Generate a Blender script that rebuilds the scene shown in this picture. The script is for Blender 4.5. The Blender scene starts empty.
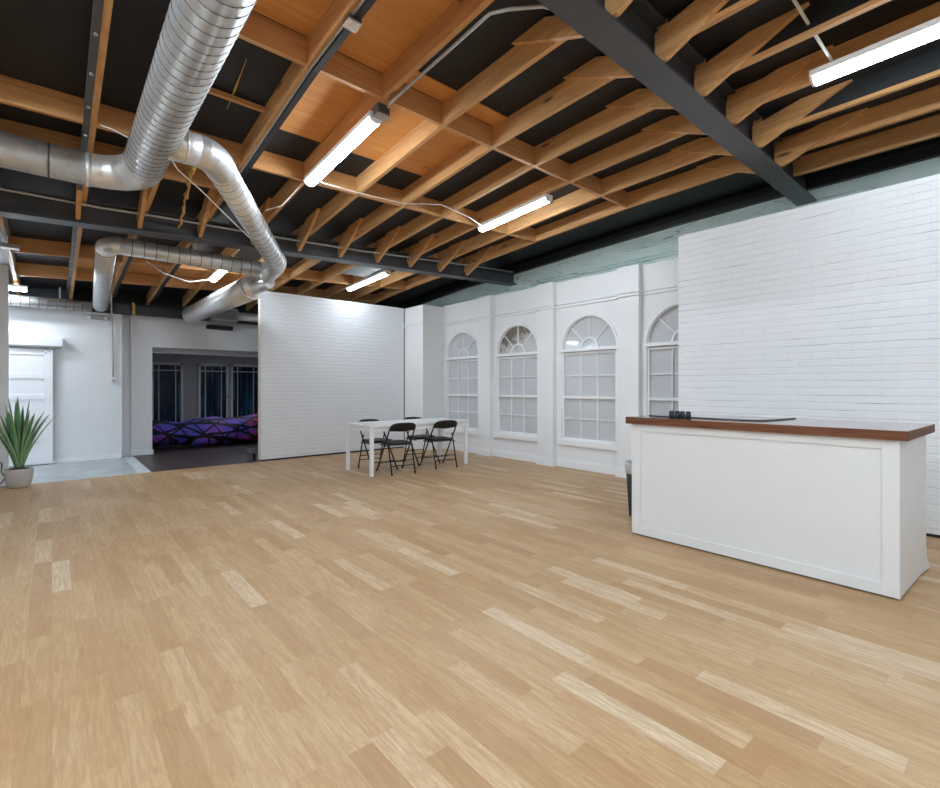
import bpy, bmesh, math, random
from mathutils import Vector, Matrix
random.seed(7)
C = bpy.context.scene.collection
PI = math.pi

# ------------------------------------------------------------------ helpers
class MB:
    """collects vertices and faces; build() links them as ONE mesh object"""
    def __init__(s):
        s.v = []; s.f = []; s.smooth = []
    def add(s, vs, fs, smooth=False):
        b = len(s.v)
        s.v += [tuple(p) for p in vs]
        for f in fs:
            s.f.append(tuple(b + i for i in f)); s.smooth.append(smooth)
        return s
    def box(s, x0, y0, z0, x1, y1, z1):
        x0, x1 = min(x0, x1), max(x0, x1); y0, y1 = min(y0, y1), max(y0, y1); z0, z1 = min(z0, z1), max(z0, z1)
        v = [(x0,y0,z0),(x1,y0,z0),(x1,y1,z0),(x0,y1,z0),(x0,y0,z1),(x1,y0,z1),(x1,y1,z1),(x0,y1,z1)]
        return s.add(v, [(0,3,2,1),(4,5,6,7),(0,1,5,4),(1,2,6,5),(2,3,7,6),(3,0,4,7)])
    def hexa(s, a, b):
        """a, b: two quads (4 points each) joined"""
        return s.add(list(a) + list(b), [(3,2,1,0),(4,5,6,7),(0,1,5,4),(1,2,6,5),(2,3,7,6),(3,0,4,7)])
    def prism(s, poly, d, smooth=False):
        n = len(poly); d = Vector(d)
        v = [Vector(p) for p in poly]; v = v + [p + d for p in v]
        f = [tuple(range(n))[::-1], tuple(range(n, 2*n))]
        b = len(s.v)
        s.v += [tuple(p) for p in v]
        for q in f: s.f.append(tuple(b + i for i in q)); s.smooth.append(False)
        for i in range(n):
            j = (i + 1) % n
            s.f.append((b+i, b+j, b+n+j, b+n+i)); s.smooth.append(smooth)
        return s
    def tube(s, pts, r, n=12, cap=True, smooth=True, closed=False):
        pts = [Vector(p) for p in pts]; m = len(pts)
        rs = r if isinstance(r, (list, tuple)) else [r]*m
        t0 = (pts[1] - pts[0]).normalized()
        up = Vector((0,0,1)) if abs(t0.z) < .9 else Vector((1,0,0))
        nn = t0.cross(up).normalized()
        v = []; prev = t0
        for i, p in enumerate(pts):
            if closed: t = (pts[(i+1) % m] - pts[i-1]).normalized()
            else: t = (pts[min(i+1, m-1)] - pts[max(i-1, 0)]).normalized()
            ax = prev.cross(t)
            if ax.length > 1e-7:
                nn = Matrix.Rotation(prev.angle(t), 3, ax.normalized()) @ nn
            prev = t
            nn = (nn - t * nn.dot(t)).normalized(); bb = t.cross(nn)
            for k in range(n):
                a = 2*PI*k/n
                v.append(p + (nn*math.cos(a) + bb*math.sin(a))*rs[i])
        f = []
        for i in range(m if closed else m-1):
            i2 = (i+1) % m
            for k in range(n):
                k2 = (k+1) % n
                f.append((i*n+k, i*n+k2, i2*n+k2, i2*n+k))
        b = len(s.v)
        s.add(v, f, smooth)
        if cap and not closed:
            s.f.append(tuple(b+k for k in range(n))[::-1]); s.smooth.append(False)
            s.f.append(tuple(b+(m-1)*n+k for k in range(n))); s.smooth.append(False)
        return s
    def lathe(s, prof, n=32, c=(0,0,0), smooth=True):
        v = []; f = []; m = len(prof)
        for (r, z) in prof:
            for k in range(n):
                a = 2*PI*k/n
                v.append((c[0]+r*math.cos(a), c[1]+r*math.sin(a), c[2]+z))
        for i in range(m-1):
            for k in range(n):
                k2 = (k+1) % n
                f.append((i*n+k, i*n+k2, (i+1)*n+k2, (i+1)*n+k))
        f.append(tuple(range(n))[::-1]); f.append(tuple((m-1)*n+k for k in range(n)))
        return s.add(v, f, smooth)
    def build(s, name, mat, parent=None, bevel=0, seg=2, recalc=True):
        me = bpy.data.meshes.new(name)
        off = Vector((0,0,0))
        if parent is not None:
            p = parent
            while p is not None:
                off += p.location; p = p.parent
        me.from_pydata([tuple(Vector(p) - off) for p in s.v], [], s.f)
        for i, p in enumerate(me.polygons): p.use_smooth = s.smooth[i]
        if recalc:
            bm = bmesh.new(); bm.from_mesh(me)
            bmesh.ops.recalc_face_normals(bm, faces=bm.faces)
            bm.to_mesh(me); bm.free()
        me.materials.append(mat)
        o = bpy.data.objects.new(name, me); C.objects.link(o)
        o.parent = parent
        if bevel:
            md = o.modifiers.new('bevel', 'BEVEL'); md.width = bevel; md.segments = seg; md.limit_method = 'ANGLE'; md.angle_limit = math.radians(40)
        return o

def tag(o, label, cat, group=None, kind=None):
    o['label'] = label; o['category'] = cat
    if group: o['group'] = group
    if kind: o['kind'] = kind
    return o
def empty(name, loc, label, cat, group=None):
    o = bpy.data.objects.new(name, None); C.objects.link(o); o.location = loc
    o.empty_display_size = .1
    return tag(o, label, cat, group)
def struct(o, label, cat):
    o['kind'] = 'structure'; o['label'] = label; o['category'] = cat
    return o
def sempty(name, loc, label, cat):
    return struct(empty(name, loc, label, cat), label, cat)
def dup(root, loc, rotz=0, label=None, group=None):
    r = root.copy(); C.objects.link(r); r.location = loc; r.rotation_euler = (0, 0, rotz)
    if label: r['label'] = label
    if group: r['group'] = group
    for ch in list(root.children):
        c = ch.copy(); C.objects.link(c); c.parent = r
        for g in ch.children:
            d = g.copy(); C.objects.link(d); d.parent = c
    return r
def rrect(w, h, r, n=5):
    """rounded rectangle outline centred on 0 (2-D)"""
    o = []
    for cx, cy, a0 in ((w/2-r, h/2-r, 0), (-w/2+r, h/2-r, 90), (-w/2+r, -h/2+r, 180), (w/2-r, -h/2+r, 270)):
        for i in range(n+1):
            a = math.radians(a0 + 90*i/n)
            o.append((cx + r*math.cos(a), cy + r*math.sin(a)))
    return o

# ------------------------------------------------------------------ materials
def nm(name):
    m = bpy.data.materials.new(name); m.use_nodes = True
    nt = m.node_tree; b = nt.nodes['Principled BSDF']
    return m, nt, b
def N(nt, typ, **kw):
    n = nt.nodes.new(typ)
    for k, v in kw.items():
        if k.startswith('i_'):
            n.inputs[k[2:].replace('_', ' ')].default_value = v
        else: setattr(n, k, v)
    return n
def L(nt, a, b): nt.links.new(a, b)
def s2l(c): return tuple(((x/255)/12.92 if x/255 <= .04045 else ((x/255+.055)/1.055)**2.4) for x in c) + (1,)
def math_(nt, op, a, b=None, c=None):
    n = nt.nodes.new('ShaderNodeMath'); n.operation = op
    for i, x in enumerate((a, b, c)):
        if x is None: continue
        if isinstance(x, (int, float)): n.inputs[i].default_value = x
        else: L(nt, x, n.inputs[i])
    return n.outputs[0]
def mix(nt, fac, a, b, mode='MIX'):
    n = nt.nodes.new('ShaderNodeMix'); n.data_type = 'RGBA'; n.blend_type = mode
    for i, x in ((0, fac), (6, a), (7, b)):
        if isinstance(x, (int, float, tuple)): n.inputs[i].default_value = x
        else: L(nt, x, n.inputs[i])
    return n.outputs[2]
def ramp(nt, fac, stops):
    n = nt.nodes.new('ShaderNodeValToRGB'); e = n.color_ramp.elements
    while len(e) < len(stops): e.new(.5)
    for i, (p, c) in enumerate(stops): e[i].position = p; e[i].color = c
    L(nt, fac, n.inputs[0]); return n.outputs[0]
def noise(nt, vec, scale, detail=3, rough=.5, dist=0):
    n = N(nt, 'ShaderNodeTexNoise'); n.inputs['Scale'].default_value = scale; n.inputs['Detail'].default_value = detail
    n.inputs['Roughness'].default_value = rough; n.inputs['Distortion'].default_value = dist
    if vec is not None: L(nt, vec, n.inputs['Vector'])
    return n.outputs['Fac']
def posmap(nt, scale):
    g = N(nt, 'ShaderNodeNewGeometry'); m = N(nt, 'ShaderNodeMapping'); m.inputs['Scale'].default_value = scale
    L(nt, g.outputs['Position'], m.inputs[0]); return m.outputs[0]
def bump(nt, b, h, strength=.3, dist=.01):
    n = N(nt, 'ShaderNodeBump'); n.inputs['Strength'].default_value = strength; n.inputs['Distance'].default_value = dist
    L(nt, h, n.inputs['Height']); L(nt, n.outputs[0], b.inputs['Normal'])
def plain(name, rgb, rough=.5, metal=0, var=.06, nscale=6, bmp=0, spec=.5):
    m, nt, b = nm(name)
    v = posmap(nt, (1,1,1)); f = noise(nt, v, nscale, 4, .6)
    c = s2l(rgb); lo = tuple(x*(1-var) for x in c[:3]) + (1,); hi = tuple(min(1, x*(1+var)) for x in c[:3]) + (1,)
    L(nt, ramp(nt, f, [(.3, lo), (.7, hi)]), b.inputs['Base Color'])
    b.inputs['Roughness'].default_value = rough; b.inputs['Metallic'].default_value = metal
    b.inputs['Specular IOR Level'].default_value = spec
    if bmp: bump(nt, b, noise(nt, v, nscale*12, 3), bmp, .004)
    return m
def wood(name, c0, c1, scale, rough=.6, knots=True):
    """timber whose grain runs along the axis with the small scale"""
    m, nt, b = nm(name)
    v = posmap(nt, scale)
    f = noise(nt, v, 4, 6, .62, .6)
    big = noise(nt, posmap(nt, (.9, .5, 2.2)), 1.7, 3, .5)
    col = ramp(nt, f, [(.28, s2l(c0)), (.72, s2l(c1))])
    col = mix(nt, math_(nt, 'MULTIPLY', big, .35), col, s2l(tuple(x*.8 for x in c0)))
    if knots:
        vo = N(nt, 'ShaderNodeTexVoronoi'); vo.inputs['Scale'].default_value = 1.0
        L(nt, posmap(nt, tuple(1.2 if q < 3 else 4.5 for q in scale)), vo.inputs['Vector'])
        k = ramp(nt, vo.outputs['Distance'], [(.04, (1,1,1,1)), (.10, (0,0,0,1))])
        col = mix(nt, k, col, s2l(tuple(x*.55 for x in c0)))
    L(nt, col, b.inputs['Base Color']); b.inputs['Roughness'].default_value = rough
    bump(nt, b, f, .15, .003)
    return m
M = {}
M['joist'] = wood('joist timber', (190, 136, 82), (231, 182, 124), (7, .45, 9))
M['joist_x'] = wood('blocking timber', (182, 128, 76), (222, 170, 112), (.45, 7, 9))
M['ply'] = wood('plywood', (204, 138, 72), (230, 168, 100), (.5, 5, 3), knots=True)
M['deck'] = plain('black roof deck', (25, 27, 31), .62, 0, .25, 3, .2)
M['blackpaint'] = plain('black paint', (32, 33, 36), .5, 0, .2, 5)
M['steel'] = plain('dark grey steel', (74, 75, 79), .42, 0, .12, 4)
M['strut'] = plain('strut metal', (92, 93, 96), .42, .5, .15, 8)
M['galvpipe'] = plain('conduit metal', (176, 176, 174), .38, .55, .1, 20)
M['white'] = plain('white paint', (233, 234, 236), .5, 0, .015, 3)
M['whitegloss'] = plain('white satin trim', (238, 239, 241), .34, 0, .01, 3)
M['greywall'] = plain('pale grey wall', (226, 227, 230), .55, 0, .02, 3)
M['black'] = plain('black enamel', (16, 16, 17), .4, 0, .1, 20)
M['vinyl'] = plain('black vinyl', (24, 23, 23), .45, 0, .15, 30, .15)
M['plastic'] = plain('dark plastic', (34, 32, 31), .5, 0, .1, 20)
M['lid'] = plain('clear grey bag', (190, 192, 194), .35, 0, .15, 40)
M['counter'] = plain('counter paint', (229, 230, 231), .42, 0, .012, 4)
M['ctable'] = plain('table white', (236, 237, 239), .36, 0, .01, 5)
M['header'] = plain('soffit paint', (226, 226, 228), .6, 0, .02, 3)
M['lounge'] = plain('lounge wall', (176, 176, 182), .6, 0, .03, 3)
M['ceramic'] = plain('stone pot', (188, 182, 178), .6, 0, .05, 8, .1)
M['soil'] = plain('soil', (62, 46, 36), .9, 0, .5, 60, .5)
M['sheet'] = plain('sheet metal', (168, 168, 164), .45, .35, .08, 6); M['dullsheet'] = plain('dull sheet metal', (120, 120, 118), .6, .1, .08, 6)
M['foam'] = plain('yellow foam', (190, 150, 78), .8, 0, .3, 40, .4)
M['navy'] = plain('navy glaze', (26, 30, 44), .3, 0, .5, 60)
M['cable'] = plain('pale cable', (214, 212, 206), .5, 0, .05, 10)
M['blackcable'] = plain('black cable', (22, 22, 24), .5, 0, .05, 10)
M['seamdark'] = plain('duct seam', (96, 98, 99), .45, .8, .1, 10)
M['brass'] = plain('door handle metal', (120, 120, 124), .35, .8, .05, 10)
M['mat'] = plain('black mat', (30, 30, 33), .5, 0, .1, 10)
M['castmetal'] = plain('grey bracket', (96, 102, 112), .45, .5, .1, 10)
M['lever'] = plain('grille slot', (24, 25, 27), .6, 0, .05, 10)

def mk_galv():
    m, nt, b = nm('galvanised sheet')
    v = posmap(nt, (1,1,1))
    vo = N(nt, 'ShaderNodeTexVoronoi'); vo.inputs['Scale'].default_value = 38; L(nt, v, vo.inputs['Vector'])
    f = noise(nt, v, 3.2, 4, .6)
    col = mix(nt, .35, ramp(nt, f, [(.3, s2l((206,208,208))), (.7, s2l((236,237,235)))]), vo.outputs['Color'], 'SOFT_LIGHT')
    hs = N(nt, 'ShaderNodeHueSaturation'); hs.inputs['Saturation'].default_value = .12; L(nt, col, hs.inputs['Color'])
    L(nt, hs.outputs[0], b.inputs['Base Color']); b.inputs['Metallic'].default_value = .62
    L(nt, math_(nt, 'ADD', math_(nt, 'MULTIPLY', f, .22), .26), b.inputs['Roughness'])
    return m
M['galv'] = mk_galv()

def mk_floor():
    m, nt, b = nm('oak strip floor')
    g = N(nt, 'ShaderNodeNewGeometry'); s = N(nt, 'ShaderNodeSeparateXYZ'); L(nt, g.outputs['Position'], s.inputs[0])
    W = .0985; LEN = .70
    xi = math_(nt, 'DIVIDE', s.outputs[0], W); i = math_(nt, 'FLOOR', xi)
    wn = N(nt, 'ShaderNodeTexWhiteNoise', noise_dimensions='1D'); L(nt, i, wn.inputs['W'])
    yo = math_(nt, 'ADD', math_(nt, 'DIVIDE', s.outputs[1], LEN), math_(nt, 'MULTIPLY', wn.outputs['Value'], 7.3)); j = math_(nt, 'FLOOR', yo)
    cv = N(nt, 'ShaderNodeCombineXYZ'); L(nt, i, cv.inputs[0]); L(nt, j, cv.inputs[1])
    w2 = N(nt, 'ShaderNodeTexWhiteNoise', noise_dimensions='2D'); L(nt, cv.outputs[0], w2.inputs['Vector'])
    col = ramp(nt, w2.outputs['Value'], [(0, s2l((178,142,100))), (.22, s2l((188,153,109))), (.5, s2l((194,161,118))), (.84, s2l((201,169,128))), (.93, s2l((208,179,141))), (.98, s2l((220,198,166)))])
    # grain, shifted per plank
    gv = N(nt, 'ShaderNodeCombineXYZ')
    L(nt, math_(nt, 'ADD', math_(nt, 'MULTIPLY', s.outputs[0], 30), math_(nt, 'MULTIPLY', w2.outputs['Value'], 50)), gv.inputs[0])
    L(nt, math_(nt, 'MULTIPLY', s.outputs[1], 2.4), gv.inputs[1]); L(nt, math_(nt, 'MULTIPLY', w2.outputs['Value'], 9), gv.inputs[2])
    gr = noise(nt, gv.outputs[0], 1.6, 6, .65, 1.2)
    col = mix(nt, math_(nt, 'MULTIPLY', ramp(nt, gr, [(.40, (1,1,1,1)), (.62, (0,0,0,1))]), .52), col, s2l((160,116,78)))
    fine = noise(nt, posmap(nt, (130, 22, 1)), 1.0, 4, .7)
    col = mix(nt, math_(nt, 'MULTIPLY', ramp(nt, fine, [(.35, (0,0,0,1)), (.7, (1,1,1,1))]), .30), col, s2l((156,116,84)))
    # seams
    fx = math_(nt, 'FRACT', xi); fy = math_(nt, 'FRACT', yo)
    ex = math_(nt, 'MINIMUM', fx, math_(nt, 'SUBTRACT', 1, fx)); ey = math_(nt, 'MULTIPLY', math_(nt, 'MINIMUM', fy, math_(nt, 'SUBTRACT', 1, fy)), LEN/W)
    seam = math_(nt, 'LESS_THAN', math_(nt, 'MINIMUM', ex, ey), .012)
    col = mix(nt, math_(nt, 'MULTIPLY', seam, .22), col, s2l((120,86,58)))
    # broad wear
    wear = noise(nt, posmap(nt, (.5,.35,1)), 1.2, 4, .6)
    col = mix(nt, math_(nt, 'MULTIPLY', ramp(nt, wear, [(.45, (0,0,0,1)), (.75, (1,1,1,1))]), .22), col, s2l((226,206,178)))
    # grey scuff near the middle of the room
    dx = math_(nt, 'DIVIDE', math_(nt, 'SUBTRACT', s.outputs[0], 2.0), .16); dy = math_(nt, 'DIVIDE', math_(nt, 'SUBTRACT', s.outputs[1], 4.48), .09)
    d = math_(nt, 'SQRT', math_(nt, 'ADD', math_(nt, 'MULTIPLY', dx, dx), math_(nt, 'MULTIPLY', dy, dy)))
    d = math_(nt, 'ADD', d, math_(nt, 'MULTIPLY', noise(nt, posmap(nt, (1,1,1)), 14, 3), .6))
    col = mix(nt, math_(nt, 'MULTIPLY', ramp(nt, d, [(.7, (1,1,1,1)), (1.25, (0,0,0,1))]), .5), col, s2l((140,124,108)))
    # hairline scratches
    sc = noise(nt, posmap(nt, (1,1,1)), 2.3, 2, .5, 1.5)
    sl = math_(nt, 'LESS_THAN', math_(nt, 'ABSOLUTE', math_(nt, 'SUBTRACT', sc, .5)), .0012)
    col = mix(nt, math_(nt, 'MULTIPLY', sl, .3), col, s2l((120,92,66)))
    L(nt, col, b.inputs['Base Color'])
    L(nt, math_(nt, 'ADD', math_(nt, 'MULTIPLY', wear, .18), .36), b.inputs['Roughness'])
    b.inputs['Specular IOR Level'].default_value = .35
    bump(nt, b, math_(nt, 'SUBTRACT', gr, math_(nt, 'MULTIPLY', seam, 1.2)), .06, .002)
    return m
M['floor'] = mk_floor()

def mk_brick(name, axis, cracks):
    m, nt, b = nm(name)
    g = N(nt, 'ShaderNodeNewGeometry'); s = N(nt, 'ShaderNodeSeparateXYZ'); L(nt, g.outputs['Position'], s.inputs[0])
    wob = noise(nt, posmap(nt, (1,1,1)), 3.0, 3, .5); wob2 = noise(nt, posmap(nt, (1,1,1)), 17, 3, .5)
    cv = N(nt, 'ShaderNodeCombineXYZ'); L(nt, s.outputs[axis], cv.inputs[0])
    zz = math_(nt, 'ADD', s.outputs[2], math_(nt, 'MULTIPLY', math_(nt, 'SUBTRACT', wob, .5), .012))
    zz = math_(nt, 'ADD', zz, math_(nt, 'MULTIPLY', math_(nt, 'SUBTRACT', wob2, .5), .006))
    L(nt, zz, cv.inputs[1])
    br = N(nt, 'ShaderNodeTexBrick'); L(nt, cv.outputs[0], br.inputs['Vector'])
    br.offset = .5; br.inputs['Scale'].default_value = 1; br.inputs['Mortar Size'].default_value = .0045; br.inputs['Mortar Smooth'].default_value = .6
    br.inputs['Brick Width'].default_value = .215; br.inputs['Row Height'].default_value = .0715
    br.inputs['Color1'].default_value = s2l((233,235,239)); br.inputs['Color2'].default_value = s2l((231,233,237)); br.inputs['Mortar'].default_value = s2l((226,227,231))
    col = br.outputs['Color']
    # thin open cracks along some courses, and pin holes
    row = math_(nt, 'FRACT', math_(nt, 'DIVIDE', zz, .0715))
    edge = math_(nt, 'LESS_THAN', math_(nt, 'MINIMUM', row, math_(nt, 'SUBTRACT', 1, row)), .035)
    pick = noise(nt, posmap(nt, (.9,.9,6)), 1.7, 3, .6)
    crack = math_(nt, 'MULTIPLY', edge, ramp(nt, pick, [(.52, (0,0,0,1)), (.66, (1,1,1,1))]))
    col = mix(nt, math_(nt, 'MULTIPLY', crack, cracks), col, s2l((120,120,124)))
    vo = N(nt, 'ShaderNodeTexVoronoi'); vo.inputs['Scale'].default_value = 2.1; L(nt, posmap(nt, (1,1,1)), vo.inputs['Vector'])
    pin = math_(nt, 'LESS_THAN', vo.outputs['Distance'], .014)
    col = mix(nt, math_(nt, 'MULTIPLY', pin, .7), col, s2l((110,110,112)))
    L(nt, col, b.inputs['Base Color']); b.inputs['Roughness'].default_value = .5
    rg = noise(nt, posmap(nt, (1,1,1)), 26, 4, .6)
    # courses read clearly, the upright joints are mostly filled with paint
    ce = math_(nt, 'MINIMUM', row, math_(nt, 'SUBTRACT', 1, row))
    course = math_(nt, 'MINIMUM', math_(nt, 'MULTIPLY', ce, 9), 1)
    fade = ramp(nt, noise(nt, posmap(nt, (1,1,1)), 1.3, 3, .6), [(.42, (.08,.08,.08,1)), (.62, (.7,.7,.7,1))])
    h = math_(nt, 'SUBTRACT', course, math_(nt, 'MULTIPLY', br.outputs['Fac'], fade))
    h = math_(nt, 'ADD', h, math_(nt, 'MULTIPLY', rg, .35))
    bump(nt, b, h, .5, .006)
    return m
M['brickR'] = mk_brick('white painted brick right', 1, .55)
M['brickL'] = mk_brick('white painted brick left', 0, .3)

def mk_green():
    m, nt, b = nm('pale green concrete')
    f = noise(nt, posmap(nt, (1,.7,2)), 2.2, 5, .6)
    col = ramp(nt, f, [(.3, s2l((186,204,198))), (.5, s2l((204,219,214))), (.75, s2l((218,228,226)))])
    s = noise(nt, posmap(nt, (.4,.4,2.5)), 1.3, 3, .5, .8)
    ln = math_(nt, 'LESS_THAN', math_(nt, 'ABSOLUTE', math_(nt, 'SUBTRACT', s, .5)), .004)
    col = mix(nt, math_(nt, 'MULTIPLY', ln, .6), col, s2l((86,96,94)))
    L(nt, col, b.inputs['Base Color']); b.inputs['Roughness'].default_value = .7
    bump(nt, b, f, .2, .01); return m
M['green'] = mk_green()
def mk_concrete():
    m, nt, b = nm('grey concrete floor')
    f = noise(nt, posmap(nt, (1,1,1)), 3, 6, .65, .4)
    L(nt, ramp(nt, f, [(.3, s2l((150,156,160))), (.7, s2l((186,192,195)))]), b.inputs['Base Color'])
    b.inputs['Roughness'].default_value = .32; return m
M['concrete'] = mk_concrete()
def mk_light_concrete():
    m, nt, b = nm('pale concrete strip')
    f = noise(nt, posmap(nt, (1,1,1)), 4, 5, .6)
    L(nt, ramp(nt, f, [(.3, s2l((190,196,199))), (.7, s2l((210,214,216)))]), b.inputs['Base Color'])
    b.inputs['Roughness'].default_value = .45; return m
M['concrete2'] = mk_light_concrete()
def mk_darkfloor():
    m, nt, b = nm('dark plank floor')
    g = N(nt, 'ShaderNodeNewGeometry'); s = N(nt, 'ShaderNodeSeparateXYZ'); L(nt, g.outputs['Position'], s.inputs[0])
    cv = N(nt, 'ShaderNodeCombineXYZ'); L(nt, s.outputs[0], cv.inputs[0]); L(nt, s.outputs[1], cv.inputs[1])
    br = N(nt, 'ShaderNodeTexBrick'); L(nt, cv.outputs[0], br.inputs['Vector']); br.offset = .37
    br.inputs['Scale'].default_value = 1; br.inputs['Mortar Size'].default_value = .003; br.inputs['Brick Width'].default_value = .9; br.inputs['Row Height'].default_value = .13
    br.inputs['Color1'].default_value = s2l((66,54,52)); br.inputs['Color2'].default_value = s2l((88,72,68)); br.inputs['Mortar'].default_value = s2l((36,30,30))
    f = noise(nt, posmap(nt, (2,20,1)), 2, 4, .6)
    L(nt, mix(nt, math_(nt, 'MULTIPLY', f, .4), br.outputs['Color'], s2l((50,40,39))), b.inputs['Base Color']); b.inputs['Roughness'].default_value = .42
    return m
M['darkfloor'] = mk_darkfloor()
def mk_pane(name, rgb, dirty=False, rough=.06):
    m, nt, b = nm(name)
    f = noise(nt, posmap(nt, (1,1,1)), 1.6 if not dirty else 5, 5, .6, 0 if not dirty else 1.5)
    c = s2l(rgb)
    if dirty:
        z = N(nt, 'ShaderNodeSeparateXYZ'); L(nt, posmap(nt, (1,1,1)), z.inputs[0])
        k = math_(nt, 'ADD', math_(nt, 'MULTIPLY', math_(nt, 'SUBTRACT', z.outputs[2], 1.95), 1.6), math_(nt, 'MULTIPLY', math_(nt, 'SUBTRACT', f, .5), 1.2))
        k = math_(nt, 'ADD', k, math_(nt, 'MULTIPLY', math_(nt, 'SUBTRACT', z.outputs[1], 5.9), .7))
        col = ramp(nt, k, [(.1, s2l((200,201,200))), (.36, s2l((172,168,158))), (.55, s2l((104,92,74)))])
    else:
        col = ramp(nt, f, [(.3, tuple(x*.95 for x in c[:3])+(1,)), (.7, tuple(min(1,x*1.05) for x in c[:3])+(1,))])
    L(nt, col, b.inputs['Base Color']); b.inputs['Roughness'].default_value = .6
    b.inputs['Coat Weight'].default_value = 1; b.inputs['Coat Roughness'].default_value = rough
    return m
M['pane'] = mk_pane('window pane', (196,198,202))
M['panedirty'] = mk_pane('clouded fanlight pane', (190,190,186), True)
def mk_night():
    m, nt, b = nm('night glass')
    g = N(nt, 'ShaderNodeNewGeometry'); s = N(nt, 'ShaderNodeSeparateXYZ'); L(nt, g.outputs['Position'], s.inputs[0])
    f = noise(nt, posmap(nt, (9,1,.5)), 1.3, 3, .6)
    L(nt, ramp(nt, f, [(.35, s2l((10,15,26))), (.52, s2l((22,52,82))), (.7, s2l((62,120,164)))]), b.inputs['Base Color'])
    b.inputs['Roughness'].default_value = .25; return m
M['night'] = mk_night()
def mk_emit(st, name):
    m, nt, b = nm(name)
    b.inputs['Base Color'].default_value = (.9,.9,.9,1)
    f = noise(nt, posmap(nt, (1,1,1)), 2, 1)
    L(nt, ramp(nt, f, [(0, (.775,.90,1,1)), (1, (.815,.92,1,1))]), b.inputs['Emission Color'])
    b.inputs['Emission Strength'].default_value = st
    return m
EMIT = 34.0
M['emit'] = mk_emit(34, 'lit diffuser'); M['emitlow'] = mk_emit(15, 'dimmed lit diffuser'); M['emitmid'] = mk_emit(21, 'cord lamp diffuser'); M['emithi'] = mk_emit(44, 'fill lamp diffuser')  # emitlow is dimmed to soften the wall hotspot; emithi is for added fill lamps
def mk_top(coat, name):
    m, nt, b = nm(name)
    f = noise(nt, posmap(nt, (22,1.6,22)), 1.4, 6, .6, .8)
    L(nt, ramp(nt, f, [(.3, s2l((84,52,38))), (.7, s2l((134,86,62)))]), b.inputs['Base Color'])
    b.inputs['Roughness'].default_value = .3; b.inputs['Coat Weight'].default_value = coat; b.inputs['Coat Roughness'].default_value = .1
    return m
M['top'] = mk_top(1, 'walnut counter top'); M['topedge'] = mk_top(0, 'walnut counter edge')
M['topedge'].node_tree.nodes['Principled BSDF'].inputs['Roughness'].default_value = .6; M['topedge'].node_tree.nodes['Principled BSDF'].inputs['Specular IOR Level'].default_value = .2
def mk_leaf():
    m, nt, b = nm('agave leaf')
    at = N(nt, 'ShaderNodeAttribute'); at.attribute_name = 'side'
    f = noise(nt, posmap(nt, (1,1,.4)), 9, 4, .6)
    c = ramp(nt, f, [(.3, s2l((62,112,74))), (.7, s2l((112,160,112)))])
    c = mix(nt, ramp(nt, at.outputs['Fac'], [(.62, (0,0,0,1)), (.95, (1,1,1,1))]), c, s2l((186,204,150)))
    L(nt, c, b.inputs['Base Color']); b.inputs['Roughness'].default_value = .42; return m
M['leaf'] = mk_leaf()
def mk_bag():
    m, nt, b = nm('patterned bean bag fabric')
    g = N(nt, 'ShaderNodeNewGeometry'); s = N(nt, 'ShaderNodeSeparateXYZ'); L(nt, g.outputs['Position'], s.inputs[0])
    x, y, z = s.outputs
    base = ramp(nt, math_(nt, 'MULTIPLY_ADD', noise(nt, posmap(nt, (1.6,1,2)), 1.4, 2), .5, math_(nt, 'MULTIPLY', math_(nt, 'SUBTRACT', x, 1.4), .3)),
        [(.12, s2l((128,48,150))), (.3, s2l((120,70,190))), (.45, s2l((84,92,216))), (.62, s2l((150,92,206))), (.78, s2l((92,84,208))), (.9, s2l((176,28,92)))])
    black = None
    random.seed(3)
    for k in range(5):
        # families of straight black bands at different slants
        a = [.9, -1.1, 2.6, .28, -.35][k]; sp = [.62, .74, .8, .5, .6][k]; w = [.085, .075, .09, .10, .085][k]
        t = math_(nt, 'ADD', math_(nt, 'MULTIPLY', x, a), math_(nt, 'MULTIPLY_ADD', z, 1.6, math_(nt, 'MULTIPLY', y, .5)))
        t = math_(nt, 'ADD', t, math_(nt, 'MULTIPLY', noise(nt, posmap(nt, (.8,.3,.3)), .8 + k*.2, 0), .35))
        fr = math_(nt, 'FRACT', math_(nt, 'DIVIDE', t, sp))
        l = math_(nt, 'LESS_THAN', fr, w / sp)
        black = l if black is None else math_(nt, 'MAXIMUM', black, l)
    col = mix(nt, black, base, s2l((10,9,14)))
    L(nt, col, b.inputs['Base Color']); b.inputs['Roughness'].default_value = .7; return m
M['bag'] = mk_bag()

# ------------------------------------------------------------------ roof profile (joist underside)
PROF = [(-5.0, 3.66, 0), (2.1, 3.66, 0), (3.378, 3.613, .004), (4.967, 3.425, .023), (6.25, 3.26, .038), (7.0, 3.205, .043), (8.3, 3.10, .05), (9.85, 2.985, .048), (11.4, 2.81, .045)]
def zb(x, y):
    for (y0, c0, s0), (y1, c1, s1) in zip(PROF, PROF[1:]):
        if y <= y1 or y1 == PROF[-1][0]:
            t = (y - y0) / (y1 - y0)
            return c0 + (c1-c0)*t + (s0 + (s1-s0)*t)*x
JD = .195                      # joist depth
def zd(x, y): return zb(x, y) + JD
JX = {j: 1.408 + .61*j for j in range(-4, 10)}
JX[-2] = .255
JW = .042
ORD = ['first','second','third','fourth','fifth','sixth','seventh','eighth','ninth','tenth','eleventh','twelfth']

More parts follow.
